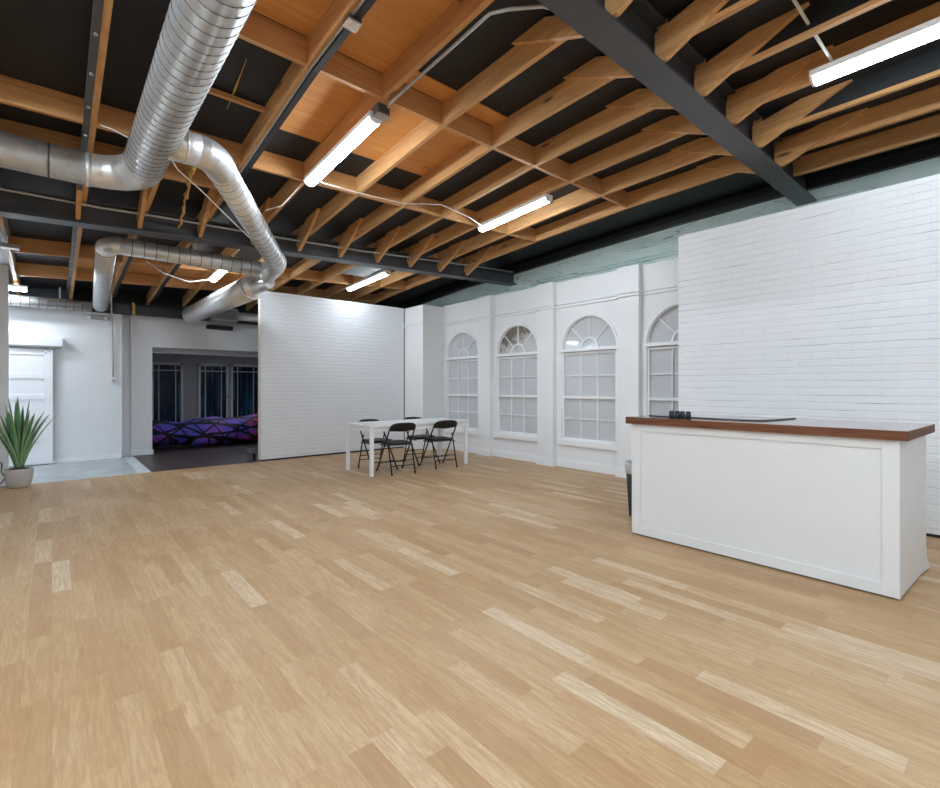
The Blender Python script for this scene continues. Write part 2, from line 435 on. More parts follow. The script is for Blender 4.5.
# ------------------------------------------------------------------ setting
XW = 6.29; XO = 6.93
fl = MB().box(-4.6, -4.6, -.05, 6.95, 8.74, 0).build('floor', M['floor']); struct(fl, 'pale oak strip floor of the studio', 'floor')
o = MB().box(-4.6, 8.745, -.05, .985, 10.95, -.002).build('floor_concrete', M['concrete']); struct(o, 'grey concrete floor in front of the sliding white door', 'floor')
o = MB().box(.985, 8.745, -.05, 1.15, 11.3, -.001).build('floor_strip', M['concrete2']); struct(o, 'pale concrete strip beside the dark plank floor', 'floor')
o = MB().box(1.15, 8.745, -.05, 6.95, 15.6, -.002).build('floor_dark', M['darkfloor']); struct(o, 'dark brown plank floor of the back lounge', 'floor')

# roof deck
ys = [-4.6, -1, 1.2, 2.1, 2.7, 3.378, 4.2, 4.967, 5.6, 6.25, 7.0, 8.3, 9.85, 11.3]
v = []; f = []
XS = [-4.6, -3.5] + [JX[j] for j in range(-4, 10)] + [7.05]
for y in ys:
    for x in XS: v.append((x, y, zd(x, y)))
for y in ys:
    for x in XS: v.append((x, y, zd(x, y) + .05))
n = len(ys); m = len(XS)
for i in range(n-1):
    for k in range(m-1):
        a = i*m+k; f.append((a, a+1, a+m+1, a+m)); b = n*m + a; f.append((b, b+m, b+m+1, b+1))
    for k in (0, m-1): a = i*m+k; f.append((a, a+m, n*m+a+m, n*m+a))
for k in range(m-1):
    for i in (0, n-1): a = i*m+k; f.append((a, a+1, n*m+a+1, n*m+a))
o = MB().add(v, f).build('ceiling', M['deck']); struct(o, 'black painted roof deck above the joists', 'ceiling')

def slab(name, x0, x1, y0, y1, mat, label, drop=.014):
    yy = [y0] + [q for q in ys if y0 < q < y1] + [y1]
    mb = MB()
    for a, b in zip(yy, yy[1:]):
        mb.hexa([(x0,a,zd(x0,a)-drop),(x1,a,zd(x1,a)-drop),(x1,b,zd(x1,b)-drop),(x0,b,zd(x0,b)-drop)],
                [(x0,a,zd(x0,a)-.003),(x1,a,zd(x1,a)-.003),(x1,b,zd(x1,b)-.003),(x0,b,zd(x0,b)-.003)])
    return tag(mb.build(name, mat), label, 'plywood panel', 'bare plywood panels on the roof deck')

g_ = .022
for j, (y0, y1), lab in (
    (-1, (1.95, 3.356), 'bare orange plywood panel at top of photo, between round duct and junction box joist'),
    (0, (1.95, 3.356), 'bare orange plywood panel just behind the speckled junction box'),
    (0, (3.425, 4.52), 'pale plywood panel between junction box joist and nearest fluorescent light'),
    (1, (3.17, 3.356), 'narrow bare plywood strip before the near blocking row, right of the nearest light'),
    (1, (3.425, 4.52), 'orange plywood panel right beside the nearest fluorescent light'),
    (2, (3.17, 3.356), 'small plywood piece against the near blocking row, farthest from the duct'),
    (2, (3.425, 4.52), 'plywood panel two bays right of the nearest fluorescent light')):
    slab('plywood_panel', JX[j]+g_, JX[j+1]-g_, y0, y1, M['ply'], lab)
for j in range(-2, 3):
    slab('plywood_panel', JX[j]+g_, JX[j+1]-g_, 8.65, 9.82, M['ply'], 'orange plywood panel over the back of the room, %s bay from its left' % ORD[j+2])

# outer walls
o = MB().box(XO, -4.6, 0, XO+.12, 15.6, 4.1).build('wall_right', M['green']); struct(o, 'pale green concrete wall above the white false wall', 'wall')
o = MB().box(-4.6, -4.72, 0, 7.05, -4.6, 4.1).build('wall_near', M['white']); struct(o, 'white wall behind the viewpoint', 'wall')
o = MB().box(-4.72, -4.6, 0, -4.6, 11.3, 4.1).build('wall_left', M['white']); struct(o, 'white side wall', 'wall')
# black ledger channel along the concrete wall
mb = MB()
for a, b in zip(ys, ys[1:]):
    if b > 11.3: b = 11.3
    zl = lambda y: zb(XO, y) + .02
    for (x0, x1, d0, d1) in ((XO-.07, XO-.002, 0, .17), (XO-.16, XO-.07, .085, .105)):
        mb.hexa([(x0,a,zl(a)+d0),(x1,a,zl(a)+d0),(x1,b,zl(b)+d0),(x0,b,zl(b)+d0)], [(x0,a,zl(a)+d1),(x1,a,zl(a)+d1),(x1,b,zl(b)+d1),(x0,b,zl(b)+d1)])
tag(mb.build('wall_ledger', M['blackpaint']), 'black ledger channel along the top of the pale green concrete wall', 'ledger')

# brick partitions
o = MB().box(5.747, -2.4, .03, 5.87, 2.76, 3.127).build('wall_brick_right', M['brickR']); struct(o, 'white painted brick wall behind the counter', 'wall')
MB().box(5.765, -2.4, 0, 5.85, 2.74, .03).build('base_gap', M['blackpaint'], o)
YP = 8.765
o = MB().box(2.763, YP, .025, 5.722, YP+.12, 2.992).build('wall_brick_left', M['brickL']); struct(o, 'white painted brick partition behind the table', 'wall')
MB().box(2.78, YP+.02, 0, 5.72, YP+.1, .025).build('base_gap', M['blackpaint'], o)
MB().box(2.754, YP-.002, .02, 2.7625, YP+.122, 2.992).build('edge_strip', plain('timber edge', (222,216,206), .6), o)
MB().box(5.7225, YP-.004, .0, 5.7435, YP+.1, 2.992).build('edge_strip', plain('gold edge', (120,98,62), .5), o)
o = MB().box(-3.2, YP, 0, -.435, YP+.12, 2.90).build('wall_left_partition', M['greywall']); struct(o, 'pale grey partition end beside the potted plant', 'wall')

# false window wall -------------------------------------------------------
WYC = [7.49, 5.975, 4.452, 2.965]
HW = .505; SILL = .45; SPR = 1.905; TOP = 3.02; TH = .07
mb = MB()
def arc(yc, r, z, a0, a1, n=16):
    return [(yc + r*math.cos(math.radians(a0 + (a1-a0)*i/n)), z + r*math.sin(math.radians(a0 + (a1-a0)*i/n))) for i in range(n+1)]
edges = [8.09] + [(a+b)/2 for a, b in zip(WYC, WYC[1:])] + [2.2]
for yc, yb, ya in zip(WYC, edges, edges[1:]):
    lo = [(ya,0),(yc,0),(yc,SILL),(yc-HW,SILL),(yc-HW,SPR)] + arc(yc, HW, SPR, 180, 90)[1:] + [(yc,TOP),(ya,TOP)]
    hi = [(yc,0),(yb,0),(yb,TOP),(yc,TOP)] + arc(yc, HW, SPR, 90, 0)[0:] + [(yc+HW,SILL),(yc,SILL)]
    for poly in (lo, hi):
        mb.prism([(XW, a, b) for a, b in poly], (TH, 0, 0))
mb.box(XW, -.3, 0, XW+TH, 2.2, TOP)
ww = mb.build('wall_window', M['white']); struct(ww, 'white false wall with four arched windows', 'wall')
PIL = [6.742, 5.23, 3.71]
PILH = .168
for yc in PIL:
    MB().box(6.195, yc-PILH, 0, XW-.001, yc+PILH, TOP).build('pilaster', M['white'], ww)
MB().box(5.745, 8.09, 0, XW+TH, 8.9, TOP-.03).build('corner_column', M['white'], ww)
# capping ledge joining false wall to the concrete wall
MB().box(XW+TH, -.3, TOP-.03, XO-.002, 8.9, TOP-.002).build('top_ledge', M['green'], ww)
def run(z0, z1, t, name, mat, label):
    """moulding that follows wall face and pilasters"""
    mb = MB(); y = 2.2
    segs = []
    for yc in sorted(PIL):
        segs.append((y, yc-PILH, XW)); segs.append((yc-PILH, yc+PILH, 6.195)); y = yc+PILH
    segs.append((y, 8.09, XW))
    for a, b, x in segs:
        if x < XW-.01: mb.box(x-t, a-t, z0, XW-.001, b+t, z1)
        else: mb.box(x-t, a+t, z0, x-.0005, b-t if b < 8 else b-.001, z1)
    mb.box(5.745-t, 8.09-t, z0, XW, 8.09-.0005, z1); mb.box(5.745-t, 8.09-.0005, z0, 5.7445, 8.78, z1)
    o = mb.build(name, mat); o['kind'] = 'structure'; o['label'] = label; o['category'] = 'trim'
    return o
run(2.590, 2.606, .026, 'trim_1', M['whitegloss'], 'lower white rib of the moulding above the arched windows')
run(2.640, 2.656, .026, 'trim_5', M['whitegloss'], 'upper white rib of the moulding above the arched windows')
run(0, .105, .020, 'baseboard_right', M['whitegloss'], 'white stepped baseboard below the arched windows')
run(.106, .135, .010, 'trim_2', M['whitegloss'], 'thin white cap strip on the baseboard below the windows')

def make_window(yc, name, lab):
    root = sempty(name, (XW, yc, 0), lab, 'window')
    def loc(pts, x): return [(x, yc + a, b) for a, b in pts]
    # casing: outer ring of flat trim
    cas = MB(); R0 = HW - .002; R1 = HW + .034; x0 = XW - .013; d = .0125
    oa = arc(0, R1, SPR, 0, 180, 28); ia = arc(0, R0, SPR, 0, 180, 28)
    for i in range(28):
        cas.prism(loc([ia[i], oa[i], oa[i+1], ia[i+1]], x0), (d, 0, 0))
    for s in (-1, 1):
        cas.prism(loc([(s*R0, SILL), (s*R1, SILL), (s*R1, SPR), (s*R0, SPR)], x0), (d, 0, 0))
    cas.build('casing', M['whitegloss'], root)
    MB().box(XW-.04, yc-.56, .36, XW-.0005, yc+.56, .45).build('sill', M['whitegloss'], root, .006)
    fr = MB(); xf = XW + .012; t = .05
    fr.prism(loc([(-HW, SILL), (-HW+.03, SILL), (-HW+.03, SPR), (-HW, SPR)], xf), (t, 0, 0))
    fr.prism(loc([(HW-.03, SILL), (HW, SILL), (HW, SPR), (HW-.03, SPR)], xf), (t, 0, 0))
    fr.prism(loc([(-HW, SILL), (HW, SILL), (HW, SILL+.035), (-HW, SILL+.035)], xf), (t, 0, 0))
    fr.prism(loc([(-HW, 1.815), (HW, 1.815), (HW, 1.85), (-HW, 1.85)], xf+.01), (t, 0, 0))
    ia = arc(0, HW-.016, SPR, 0, 180, 28); oa = arc(0, HW+.001, SPR, 0, 180, 28)
    for i in range(28): fr.prism(loc([ia[i], oa[i], oa[i+1], ia[i+1]], xf), (t, 0, 0))
    fr.build('window_frame', M['whitegloss'], root)
    MB().box(XW-.03, yc-HW-.03, 1.862, XW+.05, yc+HW+.03, 1.912).build('transom_bar', M['whitegloss'], root, .004)
    MB().box(XW+.004, yc-HW+.03, 1.115, XW+.05, yc+HW-.03, 1.155).build('meeting_rail', M['whitegloss'], root, .003)
    mu = MB(); xm = XW + .03; w = .008
    gx = [-.152, .152]
    for a in gx: mu.box(xm, yc+a-w, SILL+.03, xm+.02, yc+a+w, 1.83)
    for z in (.795, 1.48): mu.box(xm+.001, yc-HW+.03, z-w, xm+.021, yc+HW-.03, z+w)
    mu.build('glazing_bars', M['whitegloss'], root)
    sp = MB(); rh = .155
    oa = arc(0, rh+.012, SPR+.01, 0, 180, 18); ia = arc(0, rh-.012, SPR+.01, 0, 180, 18)
    for i in range(18): sp.prism(loc([ia[i], oa[i], oa[i+1], ia[i+1]], xm), (.02, 0, 0))
    for a in (45, 90, 135):
        ca, sa = math.cos(math.radians(a)), math.sin(math.radians(a)); px, pz = -sa*.008, ca*.008
        sp.prism(loc([(ca*rh+px, SPR+.01+sa*rh+pz), (ca*(HW-.015)+px, SPR+sa*(HW-.015)+pz), (ca*(HW-.015)-px, SPR+sa*(HW-.015)-pz), (ca*rh-px, SPR+.01+sa*rh-pz)], xm+.001), (.02, 0, 0))
    sp.build('fanlight_bars', M['whitegloss'], root)
    MB().box(XW+.052, yc-HW+.002, SILL+.002, XW+.062, yc+HW-.002, 1.875).build('pane', M['pane'], root)
    fp = MB().prism(loc([(-HW+.004, 1.877)] + [(HW-.004, 1.877)] + arc(0, HW-.004, SPR, 0, 180, 24), XW+.052), (.01, 0, 0)).build('fanlight_pane', M['pane'], root)
    return root, fp
w1, fp = make_window(WYC[0], 'window_1', 'white arched window nearest the corner column')
w2 = dup(w1, (XW, WYC[1], 0), 0, 'white arched window with a stained brown fanlight'); w2.name = 'window_2'
w3 = dup(w1, (XW, WYC[2], 0), 0, 'white arched window with lamp reflections, left of the counter'); w3.name = 'window_3'
w4 = dup(w1, (XW, WYC[3], 0), 0, 'white arched window half hidden by the brick wall'); w4.name = 'window_4'
for ch in w2.children:
    if ch.name.startswith('fanlight_pane'):
        ch.data = ch.data.copy(); ch.data.materials.clear(); ch.data.materials.append(M['panedirty'])

# back wall group ----------------------------------------------------------
YB = 10.85
o = MB().box(-4.6, YB, 0, .97, YB+.1, 2.63).build('wall_back', M['greywall']); struct(o, 'pale wall behind the sliding white door', 'wall')
o = MB().box(.9, 11.15, 0, 1.14, 11.25, 2.66).build('wall_back_return', M['greywall']); struct(o, 'narrow recessed wall strip left of the lounge opening', 'wall')
MB().box(.93, YB+.1, 0, .97, 11.15, 2.63).build('return', M['greywall'], o)
o = MB().box(1.14, 11.08, 0, 1.47, 11.25, 2.66).build('wall_back_nib', M['greywall']); struct(o, 'white wall nib at the left of the lounge opening', 'wall')
MB().box(1.14, 11.062, 0, 1.485, 11.0795, .09).build('baseboard', M['whitegloss'], o)
MB().box(1.1305, 11.058, 0, 1.1395, 11.09, 2.66).build('edge_strip', M['whitegloss'], o)
o = MB().box(-4.6, YB-.018, .0, .96, YB-.0005, .075).build('baseboard_back', M['whitegloss']); struct(o, 'white baseboard of the back wall', 'baseboard')
o = MB().box(1.471, 11.08, 2.075, 6.93, 11.25, 2.66).build('wall_back_soffit', M['header']); struct(o, 'white soffit over the opening to the dark lounge', 'wall')
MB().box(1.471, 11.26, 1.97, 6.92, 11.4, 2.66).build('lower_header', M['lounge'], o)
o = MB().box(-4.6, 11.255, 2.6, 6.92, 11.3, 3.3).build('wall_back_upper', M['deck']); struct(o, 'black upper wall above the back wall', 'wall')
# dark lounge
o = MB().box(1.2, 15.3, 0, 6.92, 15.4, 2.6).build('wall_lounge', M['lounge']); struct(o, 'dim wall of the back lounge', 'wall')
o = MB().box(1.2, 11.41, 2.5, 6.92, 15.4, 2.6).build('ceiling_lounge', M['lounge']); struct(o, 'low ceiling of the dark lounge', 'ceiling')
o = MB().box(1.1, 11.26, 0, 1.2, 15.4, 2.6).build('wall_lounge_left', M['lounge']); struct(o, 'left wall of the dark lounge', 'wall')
def lounge_glazing(name, x0, x1, lab, handle=0):
    root = sempty(name, ((x0+x1)/2, 15.29, 0), lab, 'door' if handle else 'window')
    f = MB(); w = .06
    f.box(x0-w, 15.24, 0.02, x0, 15.295, 1.96); f.box(x1, 15.24, 0.02, x1+w, 15.295, 1.96)
    f.box(x0-w, 15.24, 1.9, x1+w, 15.294, 1.97); f.box(x0-w, 15.24, .02, x1+w, 15.294, .3)
    f.build('frame', M['header'], root)
    MB().box(x0, 15.265, .3, x1, 15.275, 1.9).build('pane', M['night'], root)
    b = MB(); d = .1*(x1-x0)/.65+.02
    for xx in (x0+d, x1-d): b.box(xx-.012, 15.25, .3, xx+.012, 15.264, 1.9)
    b.box(x0, 15.249, 1.74, x1, 15.263, 1.765)
    b.build('glazing_bars', M['header'], root)
    if handle:
        hx = x1+w*.5 if handle > 0 else x0-w*.5
        MB().tube([(hx, 15.24, 1.02), (hx, 15.17, 1.02), (hx - handle*.09, 15.165, 1.02)], .011, 8).build('door_handle', M['brass'], root)
    return root
lounge_glazing('window_5', 2.05, 2.68, 'tall dark window at left of the back lounge')
lounge_glazing('door_2', 3.17, 3.83, 'left leaf of the glazed double door in the dark lounge', 1)
lounge_glazing('door_3', 4.02, 4.72, 'right leaf of the glazed double door in the dark lounge', -1)

# ------------------------------------------------------------------ steel beams
def ibeam(name, x0, x1, yc, zf, bw, h, mat, label):
    mb = MB(); tf = .016
    for (ya, yb_, d0, d1) in ((yc-bw/2, yc+bw/2, 0, tf), (yc-bw/2, yc+bw/2, h-tf, h), (yc-.006, yc+.006, tf, h-tf)):
        mb.hexa([(x0,ya,zf(x0)+d0),(x1,ya,zf(x1)+d0),(x1,yb_,zf(x1)+d0),(x0,yb_,zf(x0)+d0)], [(x0,ya,zf(x0)+d1),(x1,ya,zf(x1)+d1),(x1,yb_,zf(x1)+d1),(x0,yb_,zf(x0)+d1)])
    return tag(mb.build(name, mat), label, 'beam')
ibeam('steel_beam', -4.5, XO-.005, 1.735, lambda x: 3.525, .21, .32, M['steel'], 'thick dark grey steel beam crossing the top right of the room')
zbb = lambda x: 3.03 + .042*x
b2 = ibeam('steel_beam', -4.5, XO-.005, 6.66, zbb, .2, .25, M['steel'], 'long black steel beam across the middle of the ceiling, beyond the ducts')
tag(MB().box(-4.5, 10.80, 2.645, 6.9, 10.94, 2.80).build('header_beam', M['blackpaint']), 'flat black beam along the top of the back wall', 'beam')

# ------------------------------------------------------------------ joists, gussets, blocking
def strip(mb, x0, x1, y0, y1, dz0, dz1):
    yy = [y0] + [p[0] for p in PROF if y0 < p[0] < y1] + [y1]
    xm = (x0+x1)/2
    pts = [(y, zb(xm, y)+dz0) for y in yy] + [(y, zb(xm, y)+dz1) for y in reversed(yy)]
    return mb.prism([(x0, a, b) for a, b in pts], (x1-x0, 0, 0))
def joist(j, y0, y1, label, grp, gussets=(), strut=None):
    x = JX[j]
    root = empty('roof_joist', (x, (y0+y1)/2, zb(x, (y0+y1)/2)), label, 'joist', grp)
    strip(MB(), x-JW/2, x+JW/2, y0, y1, 0, JD-.002).build('board', M['joist'], root)
    for g in gussets:
        MB().prism([(x-JW/2-.045, a, b) for a, b in g], (.040, 0, 0)).build('gusset', M['joist'], root)
    if strut:
        a, b = strut
        q = MB()
        if j == -2:
            strip(q, x-JW/2-.045, x-JW/2-.001, a, b, -.004, .06); m = M['strut']
        else:
            strip(q, x+JW/2-.004, x+JW/2+.04, a, b, -.03, -.001); m = M['blackpaint']
        s = q.build('strut_channel', m, root)
        if j == -2:
            k = a + .3
            while k < b:
                MB().tube([(x-JW/2-.023, k, zb(x, k)-.016), (x-JW/2-.023, k, zb(x, k)-.003)], .012, 8).build('bolt', M['galvpipe'], s); k += .42
    return root
def wword(j, top=7):
    return ORD[top-j]
G1 = 'roof joists between the two steel beams'; G2 = 'roof joists at the back of the room'; G3 = 'roof joists on the near side of the thick steel beam'
for j in range(-3, 8):
    x = JX[j]
    gs = []
    if j >= 1:    # far side of the thick beam
        gs.append([(1.85, 3.552), (1.85, 3.70), (2.17, zd(x, 2.17)-.004), (2.49, zd(x, 2.49)-.004), (2.09, zb(x, 2.09)-.004)])
    zt = zbb(x) + .02
    gs.append([(5.92, zd(x, 5.92)-.004), (6.23, zb(x, 6.23)-.012), (6.57, zt+.012), (6.65, zt+.14), (6.60, zt+.2), (6.27, zd(x, 6.27)-.004)])
    lab = 'bare timber roof joist between the two steel beams, %s from the arched windows' % wword(j)
    joist(j, 1.86, 6.64, lab, G1, gs, (1.9, 6.2) if j in (-2, 0) else None)
for j in range(-3, 8):
    joist(j, 6.69, 11.2 if j > -9 else 10.7, 'bare timber roof joist behind the black beam, %s from the arched windows' % wword(j), G2, (), (6.8, 10.7) if j in (-2, -1, 0) else None)
for j in range(2, 9):
    x = JX[j]
    gs = [[(1.69, zb(x, 1.69)-.06), (1.69, zb(x,1.69)+.10), (1.30, zd(x, 1.3)-.004), (.94, zd(x, .94)-.004), (1.61, 3.552), (1.66, 3.552)]]
    if j == 8: gs = []
    jr = joist(j, -4.5, 1.70, 'timber roof joist on the near side of the thick beam, %s from the wall' % ORD[8-j], G3, gs)
    if j in (3, 4, 6):
        strip(MB(), x-JW/2-.0035, x-JW/2-.0005, -4.5, 1.62, .032, JD-.004).build('black_sheet', M['deck'], jr)

def block(j, y, label, grp, h=JD):
    x0, x1 = JX[j]+JW/2+.001, JX[j+1]-JW/2-.001
    t = .04
    q = MB().hexa([(x0,y,zb(x0,y)),(x1,y,zb(x1,y)),(x1,y+t,zb(x1,y)),(x0,y+t,zb(x0,y))], [(x0,y,zd(x0,y)-.002),(x1,y,zd(x1,y)-.002),(x1,y+t,zd(x1,y+t)-.002),(x0,y+t,zd(x0,y+t)-.002)])
    return tag(q.build('blocking_board', M['joist_x']), label, 'blocking board', grp)
for rows, y, js, txt, grp in (
    (1, 3.378, range(-1, 7), 'in the row nearest the thick beam', 'blocking boards in the near row'),
    (2, 4.967, range(-3, 7), 'in the middle row above the lights', 'blocking boards in the middle row'),
    (3, 5.57, range(-3, 0), 'in the short row over the left duct', 'blocking boards over the left duct'),
    (4, 8.6, range(-3, 7), 'in the first row behind the black beam', 'blocking boards in the first back row'),
    (5, 9.85, range(-3, 7), 'in the farthest row above the back wall', 'blocking boards in the farthest row')):
    for j in js:
        block(j, y, 'timber blocking board %s, %s bay from the windows' % (txt, wword(j, 6)), grp)

# ------------------------------------------------------------------ lights
def fluoro(x, y0, y1, z0, z1, label, wide=.062, mat='emit'):
    """z0/z1: underside height at y0/y1"""
    mid = (y0+y1)/2
    root = empty('fluorescent_light', (x, mid, (z0+z1)/2), label, 'light', 'fluorescent strip lights')
    def P(u, y, z):
        t = (y-y0)/(y1-y0); zz = z0+(z1-z0)*t
        return (x+u, y, zz+z)
    h = MB(); w = wide
    sec = [(-w, .040), (-w*.96, .085), (w*.96, .085), (w, .040)]
    h.hexa([P(u, y0, z) for u, z in sec], [P(u, y1, z) for u, z in sec]); h.build('housing', M['whitegloss'], root)
    d = MB(); n = 10
    sec = [(w*.88*math.cos(PI + PI*i/n), .039 + .039*math.sin(PI + PI*i/n)) for i in range(n+1)]
    vs = [P(u, y0+.02, z) for u, z in sec] + [P(u, y1-.02, z) for u, z in sec]; m = n+1
    fs = [(i, i+1, m+i+1, m+i) for i in range(n)] + [tuple(range(m)), tuple(range(m, 2*m))[::-1], (0, m, 2*m-1, n)]
    d.add(vs, fs, False); d.build('diffuser', M[mat], root)
    for ya, yb_ in ((y0, y0+.018), (y1-.018, y1)):
        e = MB(); sec2 = [(u*1.04, z) for u, z in sec]
        e.add([P(u, ya, z) for u, z in sec2] + [P(u, yb_, z) for u, z in sec2], [(i, i+1, m+i+1, m+i) for i in range(n)] + [tuple(range(m)), tuple(range(m, 2*m))[::-1], (0, m, 2*m-1, n)])
        e.build('end_cap', M['whitegloss'], root)
    return root
fluoro(JX[1], 3.50, 4.86, 3.475, 3.375, 'nearest fluorescent strip light hanging below a joist, left of centre')
fluoro(JX[5], 3.70, 4.91, 3.50, 3.43, 'fluorescent strip light below the joists in front of the second and third arched windows')
fluoro(JX[5], 7.33, 8.80, 3.27, 3.20, 'fluorescent strip light above the white brick partition', mat='emitlow')
fluoro(4.36, -.10, 1.06, 3.585, 3.585, 'fluorescent strip light on a cord at the top right, above the counter', wide=.075, mat='emitmid')
fluoro(JX[1], 7.93, 8.85, 3.10, 3.04, 'small distant fluorescent strip light between the ducts')
# short crosswise one at far left
r6 = empty('fluorescent_light', (-.62, 10.2, 2.80), 'short fluorescent strip light at the far left above the potted plant', 'light', 'fluorescent strip lights')
MB().box(-1.1, 10.16, 2.835, -.285, 10.24, 2.87).build('housing', M['whitegloss'], r6)
MB().box(-1.08, 10.165, 2.785, -.30, 10.235, 2.834).build('diffuser', M['emit'], r6, .01)
MB().box(-.299, 10.16, 2.78, -.285, 10.24, 2.834).build('end_cap', M['whitegloss'], r6)
for x in (-.95, -.45): MB().tube([(x, 10.2, 2.87), (x, 10.2, zd(x, 10.2)-.003)], .006, 6).build('hanger_rod', M['galvpipe'], r6)
# unseen strip lamps added as fill, beside and behind the viewpoint
for x, y, z, lab in ((2.2, -1.7, 3.5, 'added fill strip light behind the viewpoint, right row'), (.9, -.35, 3.5, 'added fill strip light directly over the viewpoint'), (-.9, .6, 3.5, 'added fill strip light overhead, left of the viewpoint'), (-2.2, 2.4, 3.5, 'added fill strip light far left of the viewpoint'), (-2.4, -1.8, 3.5, 'added fill strip light behind the viewpoint, left row'), (.2, -2.6, 3.5, 'added fill strip light behind the viewpoint, middle row'), (-1.6, 3.9, 3.38, 'added fill strip light left of the large duct, outside the photo'), (-2.0, 9.75, 2.70, 'added fill strip light behind the pale partition at far left')):
    fluoro(x, y-.65, y+.65, z, z, lab, mat='emithi')
la = bpy.data.lights.new('lounge fill light', 'AREA'); la.energy = 6; la.size = .6; la.color = (.85,.93,1)  # unseen area light added as fill for the dark lounge
lo_ = bpy.data.objects.new('lounge_fill', la); C.objects.link(lo_); lo_.location = (3.6, 12.6, 2.46)

# ------------------------------------------------------------------ ducts
def spiral(axis, r, pitch, mb, ph=0, rt=.0045):
    a, b = Vector(axis[0]), Vector(axis[1]); t = (b-a); Ln = t.length; t.normalize()
    up = Vector((0,0,1)); nn = t.cross(up).normalized(); bb = t.cross(nn)
    turns = Ln/pitch; m = int(turns*20)
    pts = []
    for i in range(m+1):
        q = i/m; an = 2*PI*turns*q + ph
        rr = r if not isinstance(r, tuple) else r[0] + (r[1]-r[0])*q
        pts.append(a + t*Ln*q + (nn*math.cos(an) + bb*math.sin(an))*rr)
    return mb.tube(pts, rt, 5)
def arcpts(p0, c, p1, n):
    """quadratic bend p0 -> c -> p1"""
    p0, c, p1 = Vector(p0), Vector(c), Vector(p1)
    return [(1-t)**2*p0 + 2*t*(1-t)*c + t*t*p1 for t in [i/n for i in range(n+1)]]
def ring(mb, p, d, r, w=.02, e=.004):
    p, d = Vector(p), Vector(d).normalized()
    mb.tube([p-d*w/2, p+d*w/2], r+e, 36, True)
    return mb
zA = 3.2; xA = .597; rA = .152
d1 = empty('spiral_duct', (xA, 2.0, zA), 'large round spiral duct running away overhead with an elbow to the left', 'duct', 'round metal ducts')
MB().tube([(xA, -2.0, zA), (xA, 4.92, zA)], rA, 48).build('main_pipe', M['galv'], d1)
spiral(((xA, 1.0, zA), (xA, 4.9, zA)), rA, .086, MB(), 0, .0035).build('spiral_seam', M['seamdark'], d1)
el = arcpts((xA, 4.9, zA), (xA, 5.29, zA-.005), (xA-.36, 5.31, zA-.02), 5)
MB().tube(el, [rA+.003, rA+.003, rA-.002, .145, .139, .137], 40, True, False).build('elbow', M['galv'], d1)
rg = MB(); ring(rg, el[-1], (1,0,0), .138, .03); ring(rg, (xA, 4.9, zA), (0,1,0), rA, .02); rg.build('collar', M['galv'], d1)
MB().tube([(xA-.34, 5.31, zA-.02), (-2.6, 5.31, zA-.02)], .135, 40).build('branch_pipe', M['galv'], d1)
rg = MB(); ring(rg, (-.02, 5.31, zA-.02), (1,0,0), .135, .012, .003); ring(rg, (-.9, 5.31, zA-.02), (1,0,0), .135, .012, .003); rg.build('joint_band', M['seamdark'], d1)

S0 = Vector((1.02, 4.40, 3.19)); SC = Vector((2.27, 6.52, 2.945)); rS = .122
S1 = SC - (SC-S0).normalized()*.14
d2 = empty('branch_duct', (1.4, 5.2, 3.05), 'slanting round duct dropping from the large duct towards the brick partition', 'duct', 'round metal ducts')
MB().tube([(xA+.07, 4.36, zA), (.90, 4.36, zA)], rS+.004, 36).build('take_off_collar', M['galv'], d2)
rg = MB(); ring(rg, (.80, 4.36, zA), (1,0,0), rS+.002, .018); rg.build('joint_band', M['galv'], d2)
dS = (S1-S0).normalized()
MB().tube(arcpts((.88, 4.36, zA), (1.0, 4.36, zA), S0+dS*.16, 5), rS+.006, 32, True, False).build('elbow', M['galv'], d2)
MB().tube([S0+dS*.1, S1], rS, 36).build('pipe', M['galv'], d2)
spiral((S0+dS*.2, S1), rS, .12, MB(), 1, .003).build('spiral_seam', M['seamdark'], d2)
SE = Vector((2.30, 7.02, 2.865))
MB().tube(arcpts(S1-dS*.03, SC+dS*.03, SC+(SE-SC).normalized()*.2, 4) + [SE], [.128,.128,.126,.122,.115,.105], 28, True, False).build('end_elbow', M['galv'], d2)
rg = MB(); ring(rg, S1, dS, rS+.004, .03); rg.build('joint_band', M['galv'], d2)

d3 = empty('horizontal_duct', (1.4, 7.22, 3.0), 'level round duct under the black beam with an elbow towards the back wall', 'duct', 'round metal ducts')
MB().tube([(.62, 7.22, 3.02), (2.26, 7.22, 3.0)], .105, 36).build('pipe', M['galv'], d3)
for k in range(12): ring(MB(), (.74+.125*k, 7.22, 3.019-.0015*k), (1,0,0), .105, .007, .0025).build('joint_band', M['seamdark'], d3)
MB().tube(arcpts((.66, 7.22, 3.02), (.47, 7.22, 3.02), (.505, 7.48, 3.0), 4), .108, 28, True, False).build('elbow', M['galv'], d3)
ax = (Vector((.503, 7.40, 3.005)), Vector((.63, 10.42, 2.70)))
MB().tube(ax, .108, 36).build('run_pipe', M['galv'], d3)
spiral(ax, .108, .11, MB(), 0, .0035).build('spiral_seam', M['seamdark'], d3)
jb = MB().box(2.24, 7.12, 2.915, 2.46, 7.32, 3.09); jb.build('junction_box', M['galv'], d3, .02)

d4 = empty('low_duct', (-.4, 10.5, 2.63), 'low round duct along the top of the back wall at far left', 'duct', 'round metal ducts')
MB().tube([(-2.4, 10.55, 2.66), (.52, 10.55, 2.69)], .088, 32).build('pipe', M['galv'], d4)
for k in range(10): ring(MB(), (-.6+.11*k, 10.55, 2.68), (1,0,0), .088, .008, .002).build('joint_band', M['seamdark'], d4)
for x in (-1.6, .1): MB().box(x-.012, 10.54, 2.77, x+.012, 10.56, zb(x, 10.55)+.05).build('hanger_strap', M['galvpipe'], d4)

